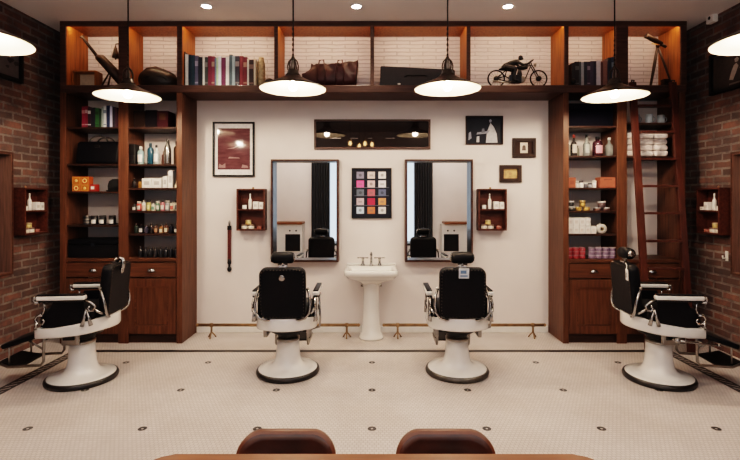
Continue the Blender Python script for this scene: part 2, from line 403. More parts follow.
def tin(x, y, z, r, h, m, label, lidm, kind='tin', group=None, cat='tin'):
    o = root(kind, label, cat, (x, y, z), 0, group)
    MB().lathe([(r * .97, 0), (r, .003), (r, h * .72)], seg=18).build('body', m, o)
    MB().lathe([(r * 1.03, h * .72), (r * 1.03, h * .97), (r * .97, h)], seg=18).build('lid', lidm, o)
    return o
YF = 4.97; K = F / YF                                     # shelf goods stand with their fronts here
def gx(px): return (px - CX) / K
def gh(py, z): return max(.02, EYE - (py - CY) / K - z)
def book(px0, px1, ptop, z, col, label, group, D=5.0, band=None, lean=0., depth=.2, kind='book'):
    x0, x1 = X(px0, D) + .0006, X(px1, D) - .0006; h = max(.05, Z(ptop, D) - z)
    cx = (x0 + x1) / 2; t = min(.003, (x1 - x0) * .18)
    m = MB((cx, D, z))
    m.box(x0, x1, D, D + .006, z, z + h, .002); m.box(x0, x0 + t, D + .004, D + depth, z, z + h); m.box(x1 - t, x1, D + .004, D + depth, z, z + h)
    m.box(x0 + t, x1 - t, D + .006, D + depth - .006, z + .004, z + h - .006, mi=1)
    mats = [paint(col, .5), PAPER]
    if band is not None:
        m.box(x0 + .001, x1 - .001, D - .0008, D + .001, z + h * .66, z + h * .82, mi=2); mats.append(paint(band, .5))
        m.box(x0 + .001, x1 - .001, D - .0008, D + .001, z + h * .10, z + h * .15, mi=2)
    o = tag(m.build(kind, mats, loc=(cx, D, z)), label, 'book', group)
    if lean: o.rotation_euler = (0, lean, 0)
    return o

# ---- goods in the overhead bookcase
TZ = BZ1 + .001
def telescope_small():
    D = 5.06
    r = root('spyglass', 'dark antique spyglass on a low tripod, pointing up beside the wooden box', 'telescope', (X(118, D), D, TZ))
    OF = r.location; P = lambda px, py, d=D: (X(px, d), d, Z(py, d))
    MB(OF).tube([P(97, 57), P(101, 58.5), P(122, 81)], [.030, .048, .056], 14).build('main_tube', DARKB, r)
    MB(OF).tube([P(82, 37), P(83, 38), P(98, 57.5)], [.024, .016, .018], 12).build('draw_tube', DARKB, r)
    for a, b in ((P(112, 68), P(101, 86.2)), (P(112, 68), P(123, 86.2, D + .08)), (P(112, 68), P(108, 86.6, D - .04))):
        b = (b[0], b[1], TZ + .008); MB(OF).cyl(a, b, .008, .010, 8).build('leg', DARKB, r)
telescope_small()
def open_box():
    D = 5.0; r = root('wooden_box', 'small open wooden box lying on its side below the spyglass', 'box', (X(83, D), D, TZ)); OF = r.location
    x0, x1, z0, z1 = X(72, D), X(95.5, D), TZ, Z(70.5, D)
    MB(OF).frame(x0, x1, z0, z1, .012, D, D + .13).build('box_side', W_TOP_GLOW, r)
    MB(OF).box(x0 + .01, x1 - .01, D + .12, D + .13, z0 + .01, z1 - .01).build('box_back', CREAM, r)
open_box()
def figurine():
    D = 5.08; c = X(115.5, D)
    r = root('wall_bell', 'small dark hanging bell on the divider beside the spyglass', 'bell', (c, D, Z(60, D))); OF = r.location
    MB(OF).lathe([(.035, Z(58, D)), (.032, Z(55, D)), (.018, Z(49, D)), (.006, Z(46, D))], (c, D, 0), 14).build('bell_body', BRONZE, r)
    MB(OF).tube([(c, D, Z(46.5, D)), (c + .004, D, Z(44, D)), (-2.685, D, Z(43, D))], .006, 6).build('bracket', BRONZE, r)
    MB(OF).ball((c, D, Z(59, D)), .009, seg=10).build('clapper', BRONZE, r)
figurine()
def leather_bundle():
    D = 5.09; x0, x1 = X(136, D), X(176, D)
    r = root('leather_bag', 'low rounded black leather bag beside the long row of books', 'bag', ((x0 + x1) / 2, D, TZ)); OF = r.location
    h = Z(66, D) - TZ
    m = MB(OF).ball(((x0 + x1) / 2, D + .06, TZ + h * .42), (x1 - x0) / 2, .12, h * .60, 28)
    for v in m.bm.verts:
        if v.co.z < TZ: v.co.z = TZ
        u = (v.co.x - x0) / (x1 - x0); v.co.z = TZ + (v.co.z - TZ) * (1 + .05 * math.sin(u * 6 + .3) - .22 * max(0, u - .5) + .02 * math.sin(u * 31))
    m.build('bag_body', mat('bag_hide', (.03, .022, .018), .4, 0, .5, 14, .6), r)
    m = MB(OF)
    pts = [((x0 + x1) / 2 + .14 * math.cos(PI * k / 10), D - .052 + .0 * k, TZ + .075 + .05 * math.sin(PI * k / 10)) for k in range(11)]
    m.tube(pts, .005, 6).build('handle', BLACKP, r)
leather_bundle()
GB = 'books in the long row beside the tan vase'
TOPB = [(183.9, 185, 51.5, (.012, .012, .014), None, 'black tall book pressed against the divider'), (185.1, 188.2, 54.3, (.72, .75, .74), None, 'bright white tall book beside the divider'),
 (188.3, 191.3, 54.5, (.012, .03, .05), None, 'navy book just after the tall white one'), (191.4, 194.7, 55, (.02, .05, .075), None, 'deep teal book between navy and slate books'),
 (194.8, 198.2, 55.5, (.10, .10, .16), (.3, .3, .4), 'slate violet book with a pale band'), (198.3, 202.4, 57, (.015, .02, .03), None, 'near black book before the narrow white spine'),
 (202.5, 204.6, 56, (.70, .72, .68), None, 'narrow white book before the grey green one'), (204.7, 207.8, 57, (.05, .06, .055), (.2, .2, .2), 'dark grey green book beside the maroon pair'),
 (207.9, 211.3, 56, (.16, .02, .045), None, 'first maroon book of the pair'), (211.4, 214.6, 56.3, (.20, .03, .06), (.4, .25, .2), 'second maroon book of the pair, with a pale band'),
 (214.7, 216.2, 58, (.15, .2, .3), None, 'thin steel blue book beside the maroon pair'), (216.3, 218, 57.5, (.45, .62, .4), None, 'thin pale green book'),
 (218.1, 221.2, 56, (.72, .78, .84), None, 'pale blue white book after the pale green one'), (221.3, 225.6, 57.5, (.14, .02, .07), None, 'plum purple book between two white spines'),
 (225.7, 229, 56.5, (.76, .74, .72), None, 'white book after the plum one'), (229.1, 232, 54.4, (.09, .13, .15), None, 'tall slate green book'),
 (232.1, 234.9, 55.6, (.36, .46, .50), None, 'light blue grey book'), (235, 239.4, 56, (.035, .035, .05), (.25, .22, .22), 'charcoal book with pale bands'),
 (239.5, 243.1, 56, (.20, .025, .035), None, 'first dark red book near the tan vase'), (243.2, 247, 57, (.17, .02, .03), (.4, .2, .15), 'second dark red book near the tan vase, pale band'),
 (247.1, 248.8, 58.5, (.7, .66, .6), None, 'narrow ivory book after the dark red pair'), (248.9, 253.6, 59.6, (.04, .02, .02), (.2, .12, .1), 'blackish brown book near the end of the row'),
 (253.7, 255.8, 59, (.62, .52, .40), None, 'cream book at the end of the row touching the tan vase')]
for a, b, t, c, bd, l in TOPB: book(a, b, t, TZ, c, l, GB, band=bd)
def vase():
    D = 5.08; r = root('stone_vase', 'mottled tan stone vase closing the long row of books', 'vase', (X(261.3, D), D, TZ))
    h = Z(58.5, D) - TZ
    MB().lathe([(.033, 0), (.040, .02), (.043, h * .5), (.041, h * .8), (.03, h * .93), (.026, h)], seg=20).build('body', mat('tan_marble', (.42, .32, .19), .5, 0, .45, 30, .2), r)
    MB().lathe([(.027, h), (.03, h + .008), (.02, h + .01)], seg=16).build('rim', CREAM, r)
vase()
D = 5.08; r = root('cannonball', 'small dark round ball sitting beside the tan vase', 'ball', (X(269.5, D), D, TZ))
MB().ball((0, 0, .058), .052, seg=20).build('ball_body', mat('dark_iron', (.035, .02, .018), .45, .2, .4, 20, .2), r); MB().lathe([(.035, 0), (.038, .006), (.03, .012)], seg=16).build('stand', BLACKP, r)
def holdall():
    D = 5.04; r = root('leather_holdall', 'slouching oxblood leather holdall with two straps', 'bag', (X(334, D), D, TZ)); OF = r.location
    P = [(302, 74), (303, 83.5), (303, 87), (356, 87), (356, 78), (357.5, 66), (358, 59.3), (352, 61.5), (344, 63.5), (338, 62.5), (331, 65), (325, 63), (321, 64), (316, 65), (311, 63.2), (311, 71), (306, 73)]
    poly = [(X(a, D), max(TZ, Z(b, D))) for a, b in P]; poly = [q for i, q in enumerate(poly) if i == 0 or (abs(q[0] - poly[i-1][0]) + abs(q[1] - poly[i-1][1])) > 1e-4]
    m = MB(OF).prism(poly, 'xz', D, D + .2)
    fr_ = [f for f in m.bm.faces if len(f.verts) > 4]
    bmesh.ops.bevel(m.bm, geom=[e for f in fr_ for e in f.edges], offset=.018, segments=3, affect='EDGES')
    bmesh.ops.triangulate(m.bm, faces=m.bm.faces[:]); bmesh.ops.subdivide_edges(m.bm, edges=m.bm.edges[:], cuts=2, use_grid_fill=True)
    for v in m.bm.verts:
        v.co.y += .016 * math.sin(v.co.x * 42 + 7 * v.co.z) * math.cos(v.co.z * 33) - .03 * max(0, 1 - ((v.co.z - TZ - .1) / .12) ** 2)
    for f in m.bm.faces: f.smooth = True
    m.build('bag_body', LEATHER_RED, r)
    for cx in (321.5, 340):
        xx = X(cx, D)
        m = MB(OF).tube([(xx - .04, D - .03, TZ + .02), (xx - .045, D - .045, TZ + .16), (xx - .02, D - .02, Z(61, D)), (xx + .025, D - .02, Z(60.6, D)), (xx + .05, D - .045, TZ + .15), (xx + .035, D - .03, TZ + .03)], .013, 8, flat=.5)
        m.build('strap', mat('strap_hide', (.06, .013, .01), .4, 0, .3, 20, .3), r)
holdall()
r = root('leather_pouch', 'flat brick red leather pouch beside the slouching holdall', 'pouch', (X(294, 5.08), 5.08, TZ))
MB().ball((0, .05, .062), .078, .055, .06, 20).build('pouch_body', mat('brick_red_hide', (.16, .04, .025), .5, 0, .3, 14, .4), r)
MB().box(-.06, .06, -.012, -.002, .05, .09, .004).build('flap', LEATHER_RED, r)
def long_case():
    D = 5.12; r = root('instrument_case', 'long flat black case with a small pale badge', 'case', (X(417, D), D, TZ)); OF = r.location
    poly = [(X(380, D), TZ), (X(455, D), TZ), (X(455, D), Z(69.5, D)), (X(380.5, D), Z(65.8, D))]
    m = MB(OF).prism(poly, 'xz', D, D + .12); bmesh.ops.bevel(m.bm, geom=m.bm.edges[:], offset=.008, segments=2, affect='EDGES'); m.build('case_body', mat('black_case', (.014, .010, .011), .45, 0, .3, 10), r)
    MB(OF).ball((X(399, D), D, Z(84, D)), .018, .006, .009, 14).build('badge', WHITE, r)
    MB(OF).tube([(X(405, D), D, Z(77, D)), (X(407, D), D - .03, Z(76, D)), (X(425, D), D - .03, Z(76, D)), (X(427, D), D, Z(77, D))], .006, 6).build('handle', BLACKP, r)
long_case()
def motorcycle():
    D = 5.06; r = root('model_motorcycle', 'black metal model motorcycle with a crouching rider', 'model', (X(517, D), D, TZ)); OF = r.location
    P = lambda px, py, dy=0: Vector((X(px, D), D + dy, Z(py, D) + .008))
    R = .090
    for cx in (496.2, 538.6):
        c = P(cx, 78); c.z = TZ + R + .0095
        m = MB(OF).tube([(c.x + R * math.cos(2 * PI * k / 28), c.y, c.z + R * math.sin(2 * PI * k / 28)) for k in range(28)], .0085, 6, closed=True)
        w = m.build('wheel', BLACKP, r)
        s = MB(OF)
        for k in range(7):
            a = PI * k / 7; d = Vector((math.cos(a), 0, math.sin(a))) * (R - .002)
            s.cyl(c - d, c + d, .0022, seg=5)
        s.build('spoke', CHROME_D, w)
        MB(OF).lathe([(.026, -.02), (.03, 0), (.026, .02)], c, 14, axis='y').build('hub', BLACK_M, w)
    zc = TZ + R + .0095; ra = Vector((X(496.2, D), D, zc)); fa = Vector((X(538.6, D), D, zc))
    fr_ = MB(OF)
    hd = P(531, 66); se = P(507, 70)
    for q in ([ra, P(505, 77), P(515, 82), P(525, 80), hd], [ra, se, P(520, 68.5), hd], [P(505, 77), se], [ra, P(515, 84)]): fr_.tube(q, .007, 6)
    fr_.build('frame', BLACK_M, r)
    MB(OF).tube([fa + Vector((0, .022, 0)), hd + Vector((0, .022, 0)), P(529.5, 62, .022)], .006, 6).build('fork', BLACK_M, r)
    MB(OF).tube([fa + Vector((0, -.022, 0)), hd + Vector((0, -.022, 0)), P(529.5, 62, -.022)], .006, 6).build('fork', BLACK_M, r)
    e = MB(OF).box(P(509, 0).x, P(521, 0).x, D - .03, D + .03, P(0, 84).z, P(0, 76).z, .008).lathe([(.026, P(0, 77).z), (.03, P(0, 75).z), (.022, P(0, 70).z)], (P(513.5, 0).x, D, 0), 12).lathe([(.026, P(0, 78).z), (.03, P(0, 75.5).z), (.022, P(0, 71).z)], (P(519.5, 0).x, D, 0), 12)
    e.build('engine', STEEL_D, r)
    MB(OF).lathe([(.02, -.02), (.036, -.018), (.036, .018), (.02, .02)], P(522, 80.5), 16, axis='y').build('engine_cover', CHROME_D, r)
    MB(OF).ball(P(522, 68.5), .068, .03, .026, 16).build('fuel_tank', BLACKP, r)
    MB(OF).ball(P(503, 70), .05, .03, .013, 14).build('saddle', LEATHER_BK, r)
    MB(OF).tube([P(531, 62, -.07), P(532.5, 61.5, -.03), P(532.5, 61.5, .03), P(531, 62, .07)], .005, 6).build('handlebar', BLACK_M, r)
    MB(OF).lathe([(.012, -.016), (.022, 0), (.022, .01)], P(535, 65.5), 12, axis='x').build('headlamp', CHROME_D, r)
    MB(OF).tube([P(516, 82, -.035), P(506, 84, -.035), P(492, 82.5, -.035)], [.006, .008, .01], 8).build('exhaust', CHROME_D, r)
    # rider: overlapping limbs fused into one surface
    m = MB(OF).tube([P(502, 69), P(505, 67), P(511, 64.5), P(516.5, 63), P(519, 61.5)], [.020, .032, .034, .034, .018], 12)
    m.ball(P(520.6, 58.6), .027, .022, .030, 14).ball(P(522.6, 59.6), .012, .012, .012, 8)
    for sy in (-.035, .035):
        m.tube([P(517, 63.5, sy * .9), P(521.5, 67, sy * 1.7), P(526, 66, sy * 1.7), P(531, 62.3, sy * 1.6)], [.017, .015, .012, .011], 8)
        m.tube([P(504, 68, sy * .6), P(514.5, 70, sy * 1.35)], [.026, .021], 10).tube([P(514.5, 70, sy * 1.35), P(512.5, 81, sy * 1.35)], [.020, .013], 10).tube([P(512, 81.6, sy * 1.35), P(517, 82.4, sy * 1.35)], [.013, .010], 8)
    ob = m.build('rider', mat('dark_bronze_figure', (.014, .012, .012), .45, .2, .3, 25), r)
    rm = ob.modifiers.new('fuse', 'REMESH'); rm.mode = 'VOXEL'; rm.voxel_size = .006; rm.use_smooth_shade = True
    tag(ob, 'rider leaning over the tank')
motorcycle()
GC = 'books in the bay above the ladder tower'
BAYG = [(571.8, 575, 63, (.02, .016, .02), None, 'blackish slanted-looking book next to the dark bookend ball'), (575.1, 579.2, 61.5, (.022, .018, .022), (.1, .1, .1), 'dark umber book beside the bookend ball'),
 (579.3, 581.2, 61.5, (.06, .07, .075), None, 'thin gunmetal book in the bay above the ladder tower'), (581.3, 584, 61.8, (.32, .33, .35), None, 'silver grey book in the bay above the ladder tower'),
 (584.1, 587.2, 61.5, (.03, .035, .05), None, 'midnight blue book beside the silver grey one'), (587.3, 590.4, 61.5, (.05, .035, .06), (.25, .2, .25), 'aubergine book with pale band above the ladder tower'),
 (590.5, 593.4, 61, (.06, .05, .08), None, 'dull violet book next to the aubergine one'), (593.5, 596.4, 61, (.035, .03, .05), None, 'ink coloured book before the white lilac spine'),
 (596.5, 600.8, 60.4, (.55, .52, .56), None, 'white lilac book above the ladder tower'), (600.9, 603.2, 62, (.10, .04, .04), None, 'thin russet book after the white lilac one'),
 (603.3, 607.6, 60, (.22, .11, .09), None, 'dusty pink brown book above the ladder tower')]
for a, b, t, c, bd, l in BAYG: book(a, b, t, TZ, c, l, GC, band=bd)
for a, b, t, c, l in [(608.2, 611.4, 57.4, (.02, .03, .05), 'tall navy album standing behind the lamp cap'), (611.5, 614.4, 57, (.03, .05, .09), 'tall blue album second behind the lamp cap'), (614.5, 615.4, 56.5, (.5, .55, .6), 'thin pale album among the navy albums'), (615.5, 616.4, 56.6, (.03, .03, .045), 'black album at the end against the wide divider')]:
    book(a, b, t, TZ, c, l, GC, band=(.2, .25, .3) if c[2] == .09 else None)
r = root('bookend', 'dark round bookend ball below the slanted dark books', 'bookend', (X(573, 4.965), 4.965, TZ))
MB().ball((0, 0, .045), .032, seg=16).build('ball', BLACKP, r); MB().box(-.03, .03, -.02, .02, 0, .014, .003).build('base', BLACKP, r)
def telescope():
    D = 5.06; r = root('telescope', 'dark brass telescope on a tall wooden tripod', 'telescope', (X(660, D), D, TZ)); OF = r.location
    P = lambda px, py, dy=0: Vector((X(px, D), D + dy, Z(py, D)))
    MB(OF).tube([P(646, 35.5), P(648, 36.6), P(661.5, 44.3)], [.032, .027, .027], 14).build('main_tube', DARKB, r)
    MB(OF).tube([P(661, 44), P(666, 47)], [.018, .016], 12).build('eyepiece', DARKB, r)
    MB(OF).tube([P(650, 44.5, -.03), P(658, 45.8, -.03)], .006, 8).build('finder_tube', BRASS, r)
    hp = P(657.6, 45.5)
    MB(OF).lathe([(.016, -.03), (.02, 0), (.014, .03)], hp, 12).build('mount_head', DARKB, r)
    for q in ((650.2, -.01), (671.8, -.01), (660, .2)):
        b = P(q[0], 88, q[1]); b.z = TZ + .0085
        mid = hp.lerp(b, .5)
        m = MB(OF).tube([hp, mid, b], [.013, .018, .009] if q[0] < 655 else [.011, .012, .007], 8); m.build('leg', DARKB, r)
telescope()
r = root('trinket_box', 'small dark wooden trinket box under the telescope', 'box', (X(667, 4.965), 4.965, TZ))
MB().box(-.03, .03, 0, .06, 0, .055, .003).build('box_body', W_DARK, r); MB().box(-.032, .032, -.002, .062, .055, .075, .004).build('lid', W_DARK, r)

# ---- tower with the bags
GT = 'books on the top shelf above the black bag'
z1 = zs_of(128) + .001
for a, b, t, c, bd, l in [(81.6, 84.9, 106.5, (.22, .012, .04), (.45, .2, .2), 'bright crimson book, outermost on the shelf above the black bag'), (85, 87.6, 106, (.19, .012, .035), (.5, .35, .35), 'second crimson book, pale band, above the black bag'), (87.7, 90.8, 107, (.03, .012, .02), (.6, .6, .6), 'blackish book with white band next to crimson pair'), (90.9, 95, 107.5, (.012, .012, .022), None, 'thick black book above the black bag'),
  (95.1, 98.7, 108, (.03, .12, .035), (.02, .06, .02), 'mid green book above the black bag'), (98.8, 101.2, 108.5, (.02, .045, .025), None, 'dark green book beside the grey white spine'), (101.3, 103.3, 107, (.32, .38, .36), None, 'grey green book touching the white spine'), (103.4, 106.2, 106.2, (.68, .72, .70), (.2, .25, .3), 'white spined book in the middle above the black bag'), (106.3, 109.6, 105.5, (.02, .035, .09), None, 'navy blue book between two pale spines'), (109.7, 112.2, 106, (.58, .60, .74), None, 'lilac white book above the black bag'), (112.3, 115, 106.8, (.022, .015, .03), None, 'inky book after the lilac white one'), (115.1, 117.4, 107.5, (.05, .012, .025), None, 'dark wine book against the middle divider')]:
    book(a, b, t, z1, c, l, GT, D=YF, band=bd)
def doctor_bag():
    z = zs_of(164.9) + .001; x0, x1 = gx(74.5), gx(117.6); h = gh(141, z)
    r = root('doctor_bag', 'large black leather bag with rolled handles on the shelf below books', 'bag', ((x0 + x1) / 2, YF, z)); OF = r.location
    m = MB(OF).box(x0, x1, YF, YF + .26, z, z + h, .03, seg=4, smooth=True)
    for v in m.bm.verts:
        t = (v.co.z - z) / h; v.co.y = YF + .13 + (v.co.y - YF - .13) * (1 - .35 * t * t)
    m.build('bag_body', LEATHER_BK, r)
    for yy in (YF + .06, YF + .2):
        xc = gx(95); MB(OF).tube([(xc + .10 * math.cos(PI * k / 10), yy + .01, z + h - .01 + .075 * math.sin(PI * k / 10)) for k in range(11)], .009, 8).build('handle', mat('handle_hide', (.05, .045, .045), .3, 0, .2, 20), r)
    MB(OF).box((x0 + x1) / 2 - .03, (x0 + x1) / 2 + .03, YF + .012, YF + .026, z + h * .72, z + h * .84, .003).build('clasp', BLACK_M, r)
doctor_bag()
z = zs_of(192.7) + .001; h1 = gh(185, z); h2 = gh(176.6, z) - h1
for i, (a, b) in enumerate(((72, 80.3), (80.6, 88.8))):
    for j in range(2):
        zz = z + j * (h1 + .001); hh = h1 if j == 0 else h2 - .001
        col = (.50, .085, .012) if i == j else (.46, .13, .015)
        x0, x1 = gx(a), gx(b)
        r = root('soap_box', ['lower', 'upper'][j] + ' orange box with emblem, ' + ['on the outer side away from the red box', 'on the side by the red box'][i], 'box', ((x0 + x1) / 2, YF, zz), 0, 'orange boxes under the black bag')
        MB(r.location).box(x0, x1, YF, YF + .08, zz, zz + hh, .003).build('box_body', paint(col, .5), r)
        MB(r.location).frame(x0 + .004, x1 - .004, zz + .004, zz + hh - .004, .006, YF - .001, YF + .001).build('border', paint((.62, .25, .05), .5), r)
        cx_ = (x0 + x1) / 2; cz = zz + hh / 2
        em = MB(r.location)
        if (i + j) % 2 == 0: em.tube([(cx_ + .02 * math.cos(2 * PI * k / 16), YF - .001, cz + .02 * math.sin(2 * PI * k / 16)) for k in range(16)], .005, 6, closed=True)
        else: em.lathe([(.008, -.002), (.016, 0), (.008, .002)], (cx_, YF - .0005, cz), 8, axis='y')
        em.build('emblem', paint((.85, .62, .28), .5), r)
carton(gx(89.6), gx(95.6), YF, YF + .07, z, gh(184.3, z), paint((.35, .03, .02), .5), 'small red carton with white front beside the orange boxes', WHITE)
def hat():
    cx_ = gx(110.5); r = root('bowler_hat', 'black felt hat beside the orange boxes', 'hat', (cx_, YF + .12, z)); h = gh(178.5, z)
    MB().lathe([(.085, .01), (.087, h * .45), (.075, h * .8), (.045, h * .97), (.01, h)], seg=24).build('crown', mat('black_felt', (.006, .006, .007), .9, 0, .3, 30), r)
    MB().lathe([(.05, .002), (.098, 0), (.104, .014), (.098, .012), (.05, .012)], seg=24).build('brim', MATS['black_felt'], r)
hat()
z = zs_of(226.4) + .001
for px, l in ((92.5, 'dark jar with white label, nearest the stacked tins'), (100.5, 'dark jar with white label, middle of the three above the black trunk'), (110.2, 'dark jar with white label, nearest the middle divider')):
    bottle(gx(px), YF + .04, z, .036, gh(215.5, z), paint((.012, .012, .014), .25), paint((.03, .025, .025), .4), l, WHITE, 'jar', 'dark jars above the black trunk', 'jar', 'jar')
for j in range(3):
    tin(gx(84.5), YF + .05, z + j * .032, .038, .031, paint((.03, .03, .035), .4), ['lowest', 'middle', 'topmost'][j] + ' flat dark tin in the stack beside the jars', CHROME_D, group='stacked flat tins')
def trunk():
    x0, x1 = gx(67.9), gx(117.7); z = CTL + .001; h = gh(239.5, z)
    r = root('storage_trunk', 'large plain black trunk on the counter of the bag tower', 'trunk', ((x0 + x1) / 2, YF, z)); OF = r.location
    MB(OF).box(x0, x1, YF, YF + .3, z, z + h * .72, .006).build('trunk_body', LEATHER_BK, r); MB(OF).box(x0 - .001, x1 + .001, YF - .002, YF + .302, z + h * .73, z + h, .01).build('lid', LEATHER_BK, r)
    MB(OF).box((x0 + x1) / 2 - .02, (x0 + x1) / 2 + .02, YF - .006, YF, z + h * .62, z + h * .8, .002).build('latch', STEEL_D, r)
trunk()
# inner bay
for a, b, t, col, ac, l in ((133.5, 144.8, 110.6, (.016, .009, .007), None, 'dark brown box behind the lamp glow, first of three dark boxes'), (145.2, 156.6, 110, (.006, .005, .007), None, 'black box in the middle of three dark boxes'), (157, 168, 110.8, (.028, .007, .010), (.05, .025, .015), 'dark maroon box with a brown patch, last of three dark boxes')):
    carton(gx(a), gx(b), YF, YF + .2, z1, gh(t, z1), paint(col, .8, specular=.08), l, paint(ac, .8, specular=.08) if ac else None, group='dark boxes above the bottles', band=(.45, .85))
z = zs_of(165.3) + .001; YB = YF + .05
r = root('hair_clipper', 'black clipper case standing beside the teal bottle', 'case', (gx(131.8), YF, z)); MB().box(-.036, .036, 0, .12, 0, gh(144, z), .01).build('case_body', BLACKP, r); MB().box(-.03, .03, -.003, 0, .04, .1, .001).build('latch', STEEL_D, r)
bottle(gx(138.6), YB, z, .033, gh(146, z), glass((.40, .56, .57), .3), WHITE, 'pale teal bottle with white label and white cap', WHITE, shape='round')
bottle(gx(148.4), YB, z, .034, gh(142.5, z), glass((.03, .10, .15), .4), paint((.02, .05, .07), .3), 'deep blue tonic bottle in the bottle row')
bottle(gx(154.8), YB - .01, z, .031, gh(144.5, z), glass((.62, .68, .68), .35), paint((.03, .03, .03), .3), 'clear bottle with white label and dark stopper', WHITE, shape='long')
bottle(gx(160), YB + .04, z, .022, gh(150.5, z), paint((.10, .04, .025), .3), paint((.2, .15, .1), .3), 'small brown bottle behind the clear bottle')
bottle(gx(165.6), YB, z, .037, gh(138.4, z), paint((.42, .39, .36), .22, .9), CHROME, 'steel cocktail shaker shaped bottle, tallest in its row', shape='shaker', kind='shaker', cat='shaker')
bottle(gx(171.6), YB + .09, z, .036, gh(139.5, z), glass((.10, .055, .03), .3), BLACKP, 'brown glass bottle partly behind the steel shaker')
z = zs_of(189.2) + .001
bottle(gx(132), YB, z, .022, gh(178.5, z), paint((.02, .015, .015), .25), BLACKP, 'tiny black bottle beside the divider, below the clipper case')
bottle(gx(138), YB, z, .02, gh(180, z), glass((.5, .24, .06), .3), BLACKP, 'tiny amber bottle next to the wide white cartons')
for a, b, t, l in ((141.8, 151.4, 178.3, 'wide white carton nearest the amber bottle'), (151.8, 161.2, 178.3, 'wide white carton in the middle of the shelf'), (162.5, 167.2, 176.2, 'small upright white carton'), (167.9, 172.6, 170.6, 'tall upright white carton beside the outer panel')):
    carton(gx(a), gx(b), YF, YF + .09, z, gh(t, z), WHITE, l, paint((.45, .42, .40), .5), group='white cartons below the bottles')
tin(gx(174.8), YB, z, .018, gh(183.5, z), CREAM, 'tiny cream pot beside the tall white carton', CREAM, 'pot', cat='pot')
z = zs_of(212.4) + .001
COLS = [((.03, .03, .03), (.6, .58, .52), 'black jar'), ((.5, .05, .04), (.7, .66, .6), 'small red jar'), ((.68, .66, .60), (.72, .5, .4), 'white jar'), ((.35, .3, .1), (.6, .55, .3), 'mustard jar'), ((.7, .66, .55), (.15, .3, .2), 'ivory green labelled jar'), ((.08, .16, .10), (.7, .68, .6), 'bottle green jar'), ((.55, .2, .22), (.75, .7, .66), 'rose jar'), ((.3, .3, .32), (.72, .7, .64), 'grey jar'), ((.70, .66, .52), (.5, .1, .08), 'cream jar with red label'), ((.62, .6, .5), (.2, .2, .2), 'beige jar')]
for i, (bc, lc, nm) in enumerate(COLS):
    px = 132.2 + i * 4.75; tp = [204, 201.5, 200.2, 200, 203, 201, 200.5, 200.8, 201.5, 200.2][i]
    bottle(gx(px), YB, z, .0235, gh(tp, z), paint(bc, .35), paint([(.02, .02, .02), (.6, .56, .5), (.5, .48, .42)][i % 3], .4), nm + ', %s in its colourful row' % ['first', 'second', 'third', 'fourth', 'fifth', 'sixth', 'seventh', 'eighth', 'ninth', 'last'][i], paint(lc, .6), 'jar', 'colourful jars under the white cartons', 'jar' if i % 2 else 'round', 'jar')
z = zs_of(235.3) + .001
C2 = [((.02, .03, .025), None), ((.015, .015, .02), (.72, .7, .66)), ((.03, .03, .05), None), ((.025, .02, .02), None), ((.10, .05, .03), (.35, .2, .12)), ((.35, .16, .06), (.72, .66, .5)), ((.12, .05, .03), (.70, .62, .45)), ((.02, .02, .03), None), ((.02, .025, .03), (.7, .68, .62))]
for i, (bc, lc) in enumerate(C2):
    bottle(gx(134 + i * 5.05), YB, z, .0245, gh(223.6 + .8 * (i % 3), z), glass(bc, .15) if i % 2 else paint(bc, .25), paint((.05, .03, .025), .3), '%s small dark bottle from the middle divider, shelf above the counter' % ['first', 'second', 'third', 'fourth', 'fifth', 'sixth', 'seventh', 'eighth', 'last'][i], paint(lc, .6) if lc else None, group='small dark bottles over the bottom shelf')
z = CTL + .001
for i in range(8):
    bottle(gx(138.2 + i * 5.1), YB, z, .0235, gh(247 + .7 * (i % 2), z), paint((.014, .014, .018), .3), paint((.05, .045, .05), .3), 'plain dark bottle in the bottom row on the counter beside the trunk', None, group='identical dark bottles on the counter')

# ---- tower behind the ladder
z = zs_of(126.8) + .001
r = root('record_box', 'large dark navy box on the top shelf above the liquor bottles', 'box', (gx(592), YF, z)); w = (gx(614.5) - gx(570)) / 2; h = gh(103, z)
MB().box(-w, w, .02, .3, 0, h * .7, .006).build('box_body', paint((.005, .005, .010), .8, specular=.08), r); MB().box(-w - .003, w + .003, .017, .303, h * .7, h, .006).build('lid', paint((.006, .006, .011), .8, specular=.08), r)
z = zs_of(156.8) + .001
bottle(gx(571.2), YB + .02, z, .022, gh(141, z), glass((.4, .4, .36), .4), WHITE, 'slim pale bottle squeezed against the side panel')
bottle(gx(575.8), YB, z, .036, gh(134, z), glass((.06, .05, .045), .3), paint((.25, .03, .02), .4), 'dark liquor bottle with a red stopper', paint((.5, .45, .4), .6), shape='long')
bottle(gx(581.6), YB + .06, z, .024, gh(144.5, z), glass((.3, .3, .25), .4), BLACKP, 'short bottle behind the red stoppered one')
bottle(gx(588.8), YB, z, .038, gh(134, z), glass((.42, .44, .42), .55), BLACKP, 'clear decanter bottle with round dark stopper', paint((.35, .36, .34), .6), shape='long')
bottle(gx(599.8), YB, z, .052, gh(136.2, z), glass((.07, .02, .03), .3), BLACKP, 'squat dark red bottle with a pink label', paint((.62, .32, .38), .6), shape='round')
bottle(gx(611.5), YB, z, .040, gh(137, z), glass((.34, .36, .34), .55), paint((.6, .58, .55), .4), 'clear bottle beside the wide divider, next to the pink label', None, shape='long')
z = zs_of(189) + .001
carton(gx(568.3), gx(575.8), YF, YF + .12, z, gh(177.4, z), paint((.33, .095, .05), .6), 'short brick red box beside the outer panel', paint((.24, .06, .035), .6), group='brick red boxes')
carton(gx(600.4), gx(615.6), YF, YF + .12, z, gh(177.2, z), paint((.34, .10, .055), .6), 'long brick red box beside the wide divider', paint((.22, .06, .035), .6), group='brick red boxes', band=(.7, .85))
